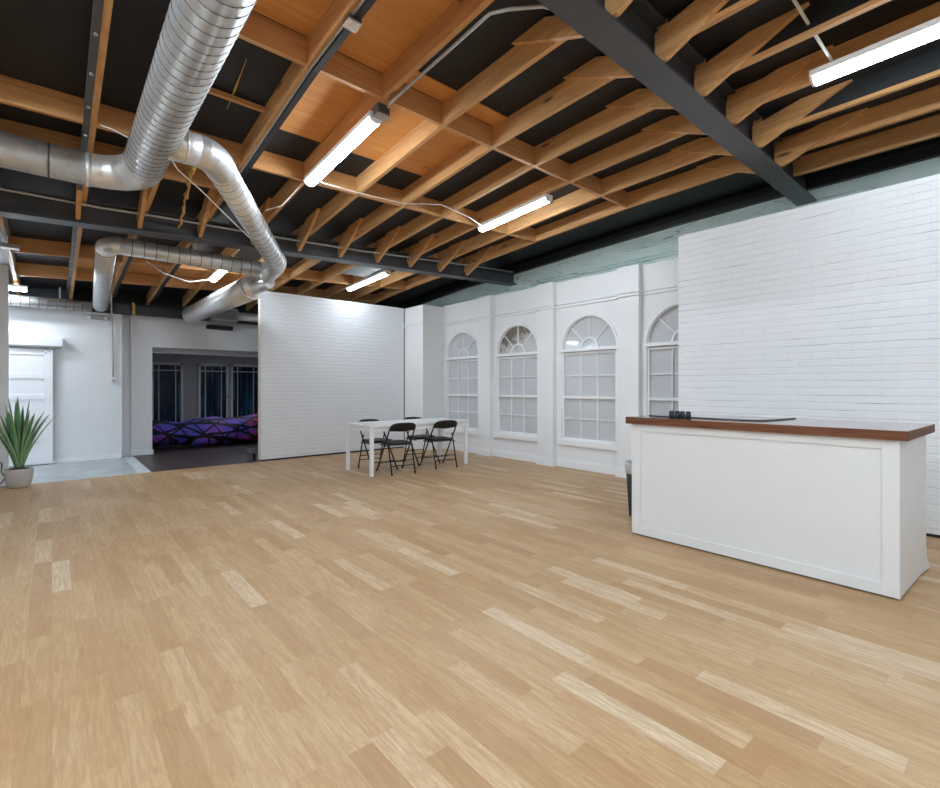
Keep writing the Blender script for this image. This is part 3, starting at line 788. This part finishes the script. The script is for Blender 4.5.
B0 = Vector((2.27, 7.55, 2.79)); B1 = Vector((1.98, 10.3, 2.66))
d5 = empty('slotted_duct', (2.1, 8.9, 2.72), 'thick slotted round duct sloping down towards the lounge opening', 'duct', 'round metal ducts')
MB().tube([B0, B1, B1+(B1-B0).normalized()*.04], [.18, .155, .12], 40).build('pipe', M['galv'], d5)
MB().tube([Vector((2.35, 7.10, 2.80)), Vector((2.33, 7.40, 2.79)), B0+Vector((.01,-.04,0)), B0+Vector((0,-.005,0))], [.085, .09, .10, .165], 32, True, False).build('neck', M['galv'], d5)
sl = MB(); tB = (B1-B0).normalized()
sideB = tB.cross(Vector((0,0,1))).normalized()
for k in range(9):
    p = B0 + (B1-B0)*(.42+.05*k); r = .18-.025*(.42+.05*k)
    for an in (100, 116, 132, 148):
        a = math.radians(an); o_ = sideB*math.cos(a)*(-1)*-1 + Vector((0,0,1))*math.sin(a)
    ps = []
    for an in range(95, 146, 10):
        a = math.radians(an); ps.append(p + (sideB*math.cos(a) + Vector((0,0,1))*math.sin(a))*(r+.001))
    sl.tube(ps, .012, 6)
sl.build('vent_slots', M['lever'], d5)

# vent box and pipe behind, at the back wall
d6 = empty('vent_box', (2.65, 10.65, 2.65), 'small grey grille box mounted above the lounge soffit', 'vent')
MB().box(2.42, 10.52, 2.63, 2.87, 10.79, 2.88).build('body', M['sheet'], d6, .01)
MB().box(2.44, 10.508, 2.655, 2.85, 10.519, 2.86).build('grille', M['dullsheet'], d6)
sl = MB()
for k in range(7): sl.box(2.45, 10.502, 2.67+.027*k, 2.84, 10.508, 2.678+.027*k)
sl.build('louvres', M['strut'], d6)
d7 = MB().tube([(2.872, 10.66, 2.76), (5.6, 10.66, 2.76)], .085, 28).build('vent_pipe', M['galv'])
tag(d7, 'round pipe running right from the grey grille box above the soffit', 'pipe')
tag(MB().box(2.40, 11.0, 2.50, 2.90, 11.079, 2.58).build('slot_vent', M['lever']), 'flat black slot vent on the lounge soffit below the grille box', 'vent')
tag(MB().prism([(JX[4]+.03, 6.95, 3.372), (JX[5]-.03, 6.95, 3.39), (JX[5]-.03, 7.95, 3.33), (JX[4]+.03, 7.95, 3.312)], (0,0,.01)).build('metal_panel', M['dullsheet']), 'flat pale grey metal panel between joists beside the partition light', 'panel')

# ------------------------------------------------------------------ conduits, cables, boxes
def cable(name, pts, r, mat, label, cat='conduit', n=8, group=None):
    return tag(MB().tube(pts, r, n).build(name, mat), label, cat, group)
bz = lambda x: zbb(x) + .255
cable('conduit_pipe', [(-4.4, 6.47, 3.19)] + [(x, 6.47, [3.21, 3.215, 3.24, 3.275, 3.32, 3.39, 3.47, 3.52][i]) for i, x in enumerate((-.4, .4, .9, 2.2, 3.4, 4.5, 5.8, 6.72))], .013, M['galvpipe'], 'pale conduit running along the face of the black beam')
def along(x, ylist, dz): return [(x, y, zb(x, y)+dz) for y in ylist]
cable('conduit_pipe', [(2.27, 1.862, 3.575), (2.20, 1.875, 3.56), (2.10, 2.06, 3.60)] + along(JX[1]+.055, (2.2, 2.6, 3.0, 3.378), -.015) + [(JX[1]+.05, 3.405, 3.575)], .011, M['galvpipe'], 'bent conduit from the thick beam to the nearest fluorescent light')
cable('conduit_pipe', along(JX[0]+.012, (1.9, 2.3, 2.68), -.012) + along(JX[0]+.008, (2.9, 3.1, 3.378, 4.1, 4.967, 5.5, 5.9), -.012), .009, M['galvpipe'], 'conduit fixed along the joist that carries the speckled junction box')
o = empty('junction_box', (JX[0]+.03, 2.79, 3.60), 'square speckled junction box under the joist at the top of the photo', 'junction box')
MB().box(JX[0]-.018, 2.745, 3.595, JX[0]+.072, 2.835, 3.625).build('body', M['strut'], o, .006)
MB().box(JX[0]-.020, 2.743, 3.583, JX[0]+.074, 2.837, 3.5945).build('cover_plate', plain('speckled plate', (214,208,202), .5, .1, .35, 60), o, .004)
o = empty('junction_box', (JX[1]+.02, 3.46, 3.53), 'grey junction box at the near end of the nearest fluorescent light', 'junction box')
MB().box(JX[1]-.035, 3.41, 3.52, JX[1]+.075, 3.494, 3.597).build('body', M['strut'], o, .006)
MB().box(JX[1]-.037, 3.408, 3.508, JX[1]+.077, 3.496, 3.52).build('cover_plate', M['galvpipe'], o, .004)
cable('cable', [(2.09, 4.80, 3.44), (2.14, 4.78, 3.42), (2.5, 4.75, 3.41), (3.1, 4.75, 3.44), (3.5, 4.55, 3.47), (4.0, 4.62, 3.45), (4.385, 4.80, 3.47)], .0055, M['cable'], 'thin white cable strung between the two middle fluorescent lights', 'cable')
cable('cable', [(3.36, .98, 3.80), (3.6, .96, 3.755), (3.85, .95, 3.73), (4.1, .94, 3.71), (4.36, .92, 3.672)], .011, M['cable'], 'white flexible cord feeding the light above the counter', 'cable')
cable('cable', [(.70, 4.30, 3.035), (.755, 4.40, 3.02), (.951, 4.597, 2.98), (1.276, 5.011, 2.93), (1.60, 5.45, 2.90)], .005, M['cable'], 'thin white wire hanging below the slanting duct', 'cable')
cable('cable', [(1.67, 5.17, 3.13), (1.82, 5.1, 3.2), (1.99, 4.98, 3.44)], .005, M['cable'], 'white wire tying the slanting duct to a joist', 'cable')
cable('cable', [(1.02, 8.3, 3.12), (1.25, 8.35, 2.98), (1.6, 8.45, 2.92), (1.95, 8.6, 3.04)], .008, M['cable'], 'sagging white wire behind the level duct', 'cable')
cable('cable', [(.30, 4.95, 3.44), (.38, 4.88, 3.40), (.49, 4.8, 3.33)], .006, M['cable'], 'short wire hanger left of the large duct', 'cable')
cable('strut_channel', [(-.385, 6.8, 3.16), (-.40, 8.4, 3.04), (-.405, 10.0, 2.95)], .012, M['strut'], 'thin grey strut hanging under the roof at the far left', 'strut', 4)
tag(MB().box(-.47, 8.05, 2.985, -.30, 8.17, 3.035).build('junction_box', M['sheet'], None, .008), 'small pale box on the thin strut at far left', 'junction box')
for k, (x, y, z0, z1) in enumerate(((1.43, 7.22, 3.11, 3.245),)):
    tag(MB().box(x-.02, y-.012, z0, x+.02, y+.012, z1).build('duct_strap', M['cable']), 'white hanger strap holding the level duct', 'strap')
random.seed(11)
fp_ = []
for i in range(26):
    t = i/25
    fp_.append((.98 + .14*t + random.uniform(-.012,.012), 5.02 + 1.42*t, 3.33 - .17*t + random.uniform(-.015,.015)))
tag(MB().tube(fp_, [random.uniform(.006,.024) for _ in fp_], 7, True, True).build('foam_strip', M['foam']), 'ragged strip of yellow foam hanging beside the slanting duct', 'foam')
fp_ = [(1.14 + random.uniform(-.01,.01), 10.75, 2.62 + .012*i) for i in range(20)]
tag(MB().tube(fp_, [random.uniform(.01,.03) for _ in fp_], 7).build('foam_strip', M['foam']), 'small yellow foam lump on the beam above the wall nib', 'foam')
tag(MB().box(.825, 4.27, 3.665, JX[0]-.024, 4.31, 3.70).build('batten', M['joist_x']), 'thin timber batten across the black bay right of the large duct', 'batten')
tag(MB().tube([(1.10, 3.82, zd(1.1, 3.82)-.012), (1.11, 4.0, zd(1.1, 4.0)-.014), (1.12, 4.2, zd(1.12, 4.2)-.016), (1.135, 4.49, zd(1.13, 4.49)-.012)], [.003,.004,.009,.003], 7).build('foam_strip', M['foam']), 'short streak of yellow foam on the black deck right of the large duct', 'foam')
for z, lab in ((3.295, 'upper'), (3.245, 'lower')):
    o = MB().box(XO-.03, -.5, z, XO-.0005, 6.2, z+.018).build('trim_3' if lab == 'upper' else 'trim_4', M['green']); struct(o, '%s thin ledge on the pale green concrete wall' % lab, 'trim')
# wall conduit and outlet
o = empty('wall_outlet', (.838, 10.84, 1.42), 'round white outlet at the end of the conduit on the back wall', 'outlet')
MB().tube([(.838, 10.849, 1.42), (.838, 10.79, 1.42)], .055, 20).build('cover', M['whitegloss'], o)
MB().tube([(.838, 10.789, 1.42), (.838, 10.775, 1.42)], .03, 16).build('socket', M['sheet'], o)
cable('conduit_pipe', [(.80, 10.60, 2.95), (.805, 10.77, 2.82), (.81, 10.79, 2.7), (.838, 10.825, 1.8), (.838, 10.825, 1.477)], .013, M['galvpipe'], 'vertical conduit running down the back wall to a round outlet')
o = empty('emergency_wall_lamp', (.62, 10.8, 2.55), 'twin head emergency light on the back wall below the duct', 'light')
MB().box(.50, 10.78, 2.50, .74, 10.849, 2.58).build('body', M['sheet'], o, .01)
for x in (.50, .74): MB().lathe([(.0,.0),(.035,.0),(.045,.03),(.03,.06),(.01,.065)], 16, (x, 10.75, 2.50)).build('lamp_head', M['lid'], o)

# ------------------------------------------------------------------ sliding door
dr = sempty('door_1', (-.45, 10.78, 0), 'white five panel sliding door on the back wall', 'door')
x0, x1 = -.92, .014
st = MB(); st.box(x0, 10.765, .012, x0+.11, 10.805, 1.93); st.box(x1-.11, 10.765, .012, x1, 10.805, 1.93)
zs = [.012, .16, .447-.03, .447+.03, .79-.03, .79+.03, 1.133-.03, 1.133+.03, 1.484-.03, 1.484+.03, 1.82, 1.93]
for a, b in ((.012,.15), (.447-.045,.447+.045), (.79-.045,.79+.045), (1.133-.045,1.133+.045), (1.484-.045,1.484+.045), (1.835,1.93)): st.box(x0+.11, 10.765, a, x1-.11, 10.805, b)
st.build('door_frame', M['whitegloss'], dr, .003)
pn = MB().box(x0+.1, 10.780, .1, x1-.1, 10.795, 1.85); pn.build('door_panels', M['whitegloss'], dr)
sc = MB()
for x, z in ((-.12, 1.90), (-.03, 1.90), (-.075, 1.87)): sc.tube([(x, 10.766, z), (x, 10.755, z)], .009, 10)
sc.build('screws', M['brass'], dr)
o = empty('door_track', (-.4, 10.74, 2.05), 'white boxed track above the sliding door', 'door track')
MB().box(-1.6, 10.70, 1.985, .144, 10.849, 2.13).build('cover', M['whitegloss'], o, .006)
MB().box(-1.6, 10.712, 1.962, .13, 10.83, 1.984).build('rail', M['sheet'], o)
MB().box(-.10, 10.75, 1.931, -.04, 10.80, 1.962).build('hanger', M['sheet'], o)

# ------------------------------------------------------------------ potted plant
px, py = -.322, 8.56
o = empty('potted_plant', (px, py, 0), 'spiky green potted plant standing beside the pale partition', 'plant')
MB().lathe([(.0,0),(.095,0),(.112,.02),(.134,.10),(.144,.20),(.146,.24),(.141,.245),(.132,.24),(.130,.20),(.0,.20)], 40, (px,py,0)).build('pot', M['ceramic'], o)
MB().lathe([(.0,.205),(.128,.205),(.128,.23),(.08,.25),(.0,.255)], 28, (px,py,0)).build('soil', M['soil'], o)
random.seed(5)
me = MB(); side = []
spec = []
for k in range(22):
    az = 2*PI*k*.381966 + random.uniform(-.2,.2)
    tilt = .04 + .36*(k/22) + random.uniform(-.03,.04); ln = random.uniform(.74, .96) - .08*(k/22)
    spec.append((az, tilt, ln))
for az, tilt, ln in spec:
    n = 12; w0 = .027
    d = Vector((math.cos(az), .6*math.sin(az), 0)); s = Vector((-math.sin(az), math.cos(az), 0))
    tw = random.uniform(-.4,.4)
    vs = []
    for i in range(n+1):
        t = i/n
        ang = tilt*(.6 + .7*t)
        c = Vector((px,py,.235)) + d*(.03 + ln*t*math.sin(ang)) + Vector((0,0,1))*(ln*t*math.cos(ang))
        w = w0*(.55 + 1.5*t - .3*t*t)*(1-t**3.2) + .0015
        sv = (s*math.cos(tw) + d*math.sin(tw)*.6)
        nrm = (d*math.cos(ang) - Vector((0,0,1))*math.sin(ang))
        for u in (-1,-.5,0,.5,1):
            vs.append(c + sv*w*u + nrm*(w*.5*(abs(u)**1.5) - w*.25)*-1)
            side.append(abs(u))
        for u in (.5, 0, -.5):
            vs.append(c + sv*w*u + nrm*(w*.5*(abs(u)**1.5) - w*.25)*-1 + nrm*.006*(1-t)); side.append(abs(u))
    fs = []
    for i in range(n):
        for k in range(8):
            fs.append((i*8+k, i*8+(k+1)%8, (i+1)*8+(k+1)%8, (i+1)*8+k))
    fs.append(tuple(range(8))[::-1]); fs.append(tuple(n*8+k for k in range(8)))
    me.add(vs, fs, True)
lf = me.build('leaves', M['leaf'], o)
at = lf.data.attributes.new('side', 'FLOAT', 'POINT')
for i, a in enumerate(side): at.data[i].value = a
cable('power_cord', [(-.60, 8.79, .30), (-.53, 8.74, .34), (-.49, 8.73, .30), (-.50, 8.72, .20), (-.46, 8.70, .12), (-.50, 8.68, .05), (-.58, 8.66, .01)], .007, M['blackcable'], 'black power cord on the floor behind the potted plant', 'cord')

# ------------------------------------------------------------------ lounge bean bag
mb = MB(); nx, na = 70, 28
vs = []
for i in range(nx+1):
    x = 1.28 + 4.1*i/nx
    t = i/nx
    e = min(1, (min(t, 1-t)/.06))**.5 if min(t,1-t) < .06 else 1
    hh = (.30 + .03*math.sin(x*2.3) + .02*math.sin(x*5.1+1))*e
    ww_ = (.50 + .04*math.sin(x*1.7+2))*e
    yc = 12.15 - .10*math.sin((x-1.4)*.9) + .02*math.sin(x*4)
    for k in range(na):
        a = 2*PI*k/na
        rip = 1 + .05*math.sin(3*a + x*6) + .03*math.sin(x*13 + 2*a)
        vs.append((x, yc + ww_*rip*math.cos(a), max(.0, .30 + hh*rip*math.sin(a))))
fs = [(i*na+k, i*na+(k+1)%na, (i+1)*na+(k+1)%na, (i+1)*na+k) for i in range(nx) for k in range(na)]
fs += [tuple(range(na)), tuple(nx*na+k for k in range(na))[::-1]]
mb.add(vs, fs, True)
tag(mb.build('bean_bag', M['bag']), 'long purple and blue bean bag with black criss-cross bands on the dark floor', 'bean bag')
o = empty('partition_bracket', (2.68, 8.95, 0), 'small grey metal support foot at the left end of the brick partition', 'bracket')
MB().box(2.60, 8.98, .12, 2.76, 9.10, .20).build('plate', M['castmetal'], o, .008)
MB().box(2.65, 9.02, .0, 2.68, 9.06, .12).build('leg', M['castmetal'], o)
MB().box(2.715, 9.02, .0, 2.755, 9.08, .119).build('leg', M['blackpaint'], o)

# ------------------------------------------------------------------ counter
CX0, CX1, CY0, CY1, CH = 3.88, 4.70, .497, 2.284, .975
o = empty('service_counter', ((CX0+CX1)/2, (CY0+CY1)/2, 0), 'white panelled service counter with a brown wooden top', 'counter')
MB().box(CX0+.012, CY0+.012, .01, CX1, CY1, CH).build('carcass', M['counter'], o)
fr = MB(); t = .012
for (a, b, z0, z1) in ((CY0, CY0+.085, 0.012, CH), (CY1-.085, CY1, 0.012, CH), (CY0+.085, CY1-.085, .012, .088), (CY0+.085, CY1-.085, .918, CH)):
    fr.box(CX0, a, z0, CX0+t, b, z1)
fr.build('front_frame', M['counter'], o, .002)
sd = MB()
# end panel whose rear lower corner curls away from the counter
nz, nx_ = 12, 8; vs = []
for i in range(nz+1):
    for k in range(nx_+1):
        x = CX0 + t + .0003 + (CX1-CX0-t-.0003)*k/nx_; z = .012 + (CH-.012)*i/nz
        c = max(0, (k/nx_-.72)/.28) * max(0, 1 - z/.16)
        vs.append((x + .035*c*c, CY0 - .036*k/nx_ - .02*c*c, z))
vs += [(a, CY0+.0115, c) for a, b, c in vs]
fs = []; q = (nz+1)*(nx_+1); r_ = nx_+1
for i in range(nz):
    for k in range(nx_):
        fs.append((i*r_+k, i*r_+k+1, (i+1)*r_+k+1, (i+1)*r_+k)); fs.append((q+i*r_+k, q+(i+1)*r_+k, q+(i+1)*r_+k+1, q+i*r_+k+1))
for i in range(nz):
    for k in (0, nx_): fs.append((i*r_+k, (i+1)*r_+k, q+(i+1)*r_+k, q+i*r_+k))
for k in range(nx_):
    for i in (0, nz): fs.append((i*r_+k, i*r_+k+1, q+i*r_+k+1, q+i*r_+k))
sd.add(vs, fs, False); sd.build('end_panel', M['counter'], o)
MB().box(CX0+.03, CY0+.03, 0, CX1-.02, CY1-.02, .012).build('plinth', M['blackpaint'], o)
MB().prism([(3.848, .455, CH+.001), (4.772, .422, CH+.001), (4.772, 2.328, CH+.001), (3.848, 2.328, CH+.001)], (0, 0, .06)).build('counter_top', M['top'], o, .004); ct = o.children[-1] if o.children[-1].name.startswith('counter_top') else [c for c in o.children if c.name.startswith('counter_top')][0]
ct.data.materials.append(M['topedge'])
for p in ct.data.polygons:
    if abs(p.normal.z) < .5: p.material_index = 1
# things on the counter
cable('power_cord', [(4.10, 2.24, 1.042), (4.06, 2.14, 1.0415), (4.085, 1.84, 1.0415), (4.07, 1.45, 1.0415), (4.12, 1.33, 1.0415), (4.40, 1.27, 1.0415), (4.66, 1.25, 1.0415)], .005, M['blackcable'], 'thin black cord lying across the brown counter top', 'cord')
j0 = empty('jar', (4.10, 1.80, 1.0365), 'small dark navy jar on the counter, leftmost of a row of four', 'jar', 'row of small navy jars')
MB().lathe([(.0,0),(.019,0),(.0215,.008),(.0215,.040),(.017,.046),(.0,.046)], 18, (4.10,1.80,1.0365)).build('body', M['navy'], j0)
MB().lathe([(.0,.046),(.019,.046),(.019,.058),(.0,.060)], 18, (4.10,1.80,1.0365)).build('lid', M['navy'], j0)
j0.location = (4.02, 1.99, 1.0365)
for k, w in ((1, 'second from left'), (2, 'third from left'), (3, 'rightmost')):
    dup(j0, (4.02 + .006*(k % 2), 1.99 - .047*k, 1.0365), k*.7, 'small dark navy jar on the counter, %s in a row of four' % w)

# trash bin
tx, ty = 4.50, 2.545
o = empty('trash_bin', (tx, ty, 0), 'dark tapered trash bin standing behind the left end of the counter', 'bin')
MB().lathe([(.0,0),(.115,0),(.118,.01),(.146,.46),(.142,.46),(.114,.02),(.0,.02)], 28, (tx,ty,0)).build('body', M['plastic'], o)
MB().lathe([(.149,.43),(.156,.45),(.160,.525),(.153,.54),(.134,.537),(.136,.475),(.147,.468)], 28, (tx,ty,0)).build('bag_rim', M['lid'], o)

# ------------------------------------------------------------------ table
o = empty('dining_table', (4.395, 6.56, 0), 'plain white rectangular table with four folding chairs around it', 'table')
TX0, TX1, TY0, TY1 = 3.47, 5.33, 6.18, 6.98
MB().box(TX0, TY0, .712, TX1, TY1, .742).build('tabletop', M['ctable'], o, .004)
lw = .05
for x in (TX0+.008, TX1-.008-lw):
    for y in (TY0+.008, TY1-.008-lw):
        MB().box(x, y, 0, x+lw, y+lw, .7115).build('leg', M['ctable'], o, .004)
ap = MB()
for y in (TY0+.025, TY1-.075): ap.box(TX0+lw+.009, y, .645, TX1-lw-.009, y+.02, .7115)
for x in (TX0+.025, TX1-.045): ap.box(x, TY0+lw+.009, .645, x+.02, TY1-lw-.009, .7115)
ap.build('apron', M['ctable'], o)

# ------------------------------------------------------------------ folding chair (faces +y)
ch = empty('folding_chair', (0,0,0), 'black folding chair', 'chair', 'black folding chairs at the white table')
FY, BY = .27, -.25
def lt(z, s):                                    # long tube: front foot up to back rest
    t = z/.77
    return (s*(.215 - .012*t), FY - (FY+.27)*t, z)
for s in (-1, 1):
    MB().tube([lt(.006, s), lt(.3, s), lt(.55, s), lt(.645, s)], .011, 10).build('front_leg', M['black'], ch)
    MB().tube([(s*.190, BY, .006), (s*.1905, -.10, .50), (s*.1905, -.085, .545)], .0105, 10).build('back_leg', M['black'], ch)
    MB().tube([(s*.19, BY, .0), (s*.19, BY+.003, .03)], .014, 10).build('foot_cap', M['vinyl'], ch)
    MB().tube([(s*.215, FY, .0), (s*.2145, FY-.018, .03)], .0145, 10).build('foot_cap', M['vinyl'], ch)
hp = []
for s in (-1, 1):
    q = [lt(.64, s), (s*.203, lt(.69,1)[1], .69), (s*.185, lt(.733, 1)[1], .733), (s*.15, lt(.755, 1)[1], .752), (s*.08, lt(.760, 1)[1], .760)]
    hp = q if s == -1 else hp + q[::-1]
MB().tube(hp, .011, 10).build('back_hoop', M['black'], ch)
# back rest: padded, arched top, waved lower edge, slightly concave
nx, nz = 16, 6; vs = []
for side_ in (0, 1):
    for i in range(nx+1):
        u = -1 + 2*i/nx
        top = .772 - .055*abs(u)**4; bot = .640 - .006*math.cos(u*PI)
        for k in range(nz+1):
            z = bot + (top-bot)*k/nz
            y = lt(z, 1)[1] - .03*(1-u*u) + (.013 if side_ else -.013)*(1 - .5*abs(2*k/nz-1)**3)
            vs.append((u*.205, y, z))
m_ = (nx+1)*(nz+1); fs = []
for i in range(nx):
    for k in range(nz):
        a = i*(nz+1)+k; fs.append((a, a+1, a+nz+2, a+nz+1)); fs.append((m_+a, m_+a+nz+1, m_+a+nz+2, m_+a+1))
for i in range(nx):
    for k in (0, nz): a = i*(nz+1)+k; b = a+nz+1; fs.append((a, b, m_+b, m_+a))
for k in range(nz):
    for i in (0, nx): a = i*(nz+1)+k; fs.append((a, a+1, m_+a+1, m_+a))
MB().add(vs, fs, True).build('backrest', M['vinyl'], ch)
seat = [(a, b + .02) for a, b in rrect(.40, .40, .09, 6)]
MB().prism([(a*(1 if b > 0 else .95), b, .425 + .0*b) for a, b in seat], (0,0,.042), False).build('seat', M['vinyl'], ch, .014, 3)
rl = MB()
for s in (-1, 1): rl.tube([(s*.200, -.15, .418), (s*.203, .17, .418)], .009, 8)
rl.build('seat_rail', M['black'], ch)
cb = MB(); cb.tube([lt(.13, -1), lt(.13, 1)], .007, 8); cb.build('front_crossbar', M['black'], ch)
cb = MB()
for z in (.13, .20): yy = BY + (.15)*(z/.5); cb.tube([(-.19, yy, z), (.19, yy, z)], .007, 8)
cb.build('rear_crossbar', M['black'], ch)
ch.location = (3.985, 6.30, 0); ch.rotation_euler = (0,0,math.radians(-8))
ch['label'] = 'black folding chair on the near side of the white table, left of two'
dup(ch, (4.80, 6.30, 0), math.radians(-9), 'black folding chair on the near side of the white table, right of two')
dup(ch, (3.915, 6.78, 0), math.radians(180), 'black folding chair on the far side of the white table, facing the camera at left')
dup(ch, (4.775, 6.79, 0), math.radians(179), 'black folding chair on the far side of the white table, facing the camera at right')

# ------------------------------------------------------------------ world, camera, look
sc = bpy.context.scene
w = bpy.data.worlds.new('World'); sc.world = w; w.use_nodes = True
w.node_tree.nodes['Background'].inputs[0].default_value = (.75, .85, 1, 1); w.node_tree.nodes['Background'].inputs[1].default_value = .05
cam = bpy.data.cameras.new('Camera'); co = bpy.data.objects.new('Camera', cam); C.objects.link(co)
co.location = (0, 0, 1.30); co.rotation_euler = (PI/2, 0, -math.atan2(.6555, .7552))
cam.sensor_width = 36; cam.lens = 481.7/940*36; cam.shift_y = -7/940; cam.clip_start = .05; cam.clip_end = 60
sc.camera = co
sc.view_settings.view_transform = 'Standard'; sc.view_settings.look = 'None'; sc.view_settings.gamma = 1; sc.view_settings.use_curve_mapping = False
sc.view_settings.exposure = 1.36
sc.cycles.max_bounces = 10; sc.cycles.diffuse_bounces = 6; sc.cycles.glossy_bounces = 4
sc.cycles.sample_clamp_indirect = 6
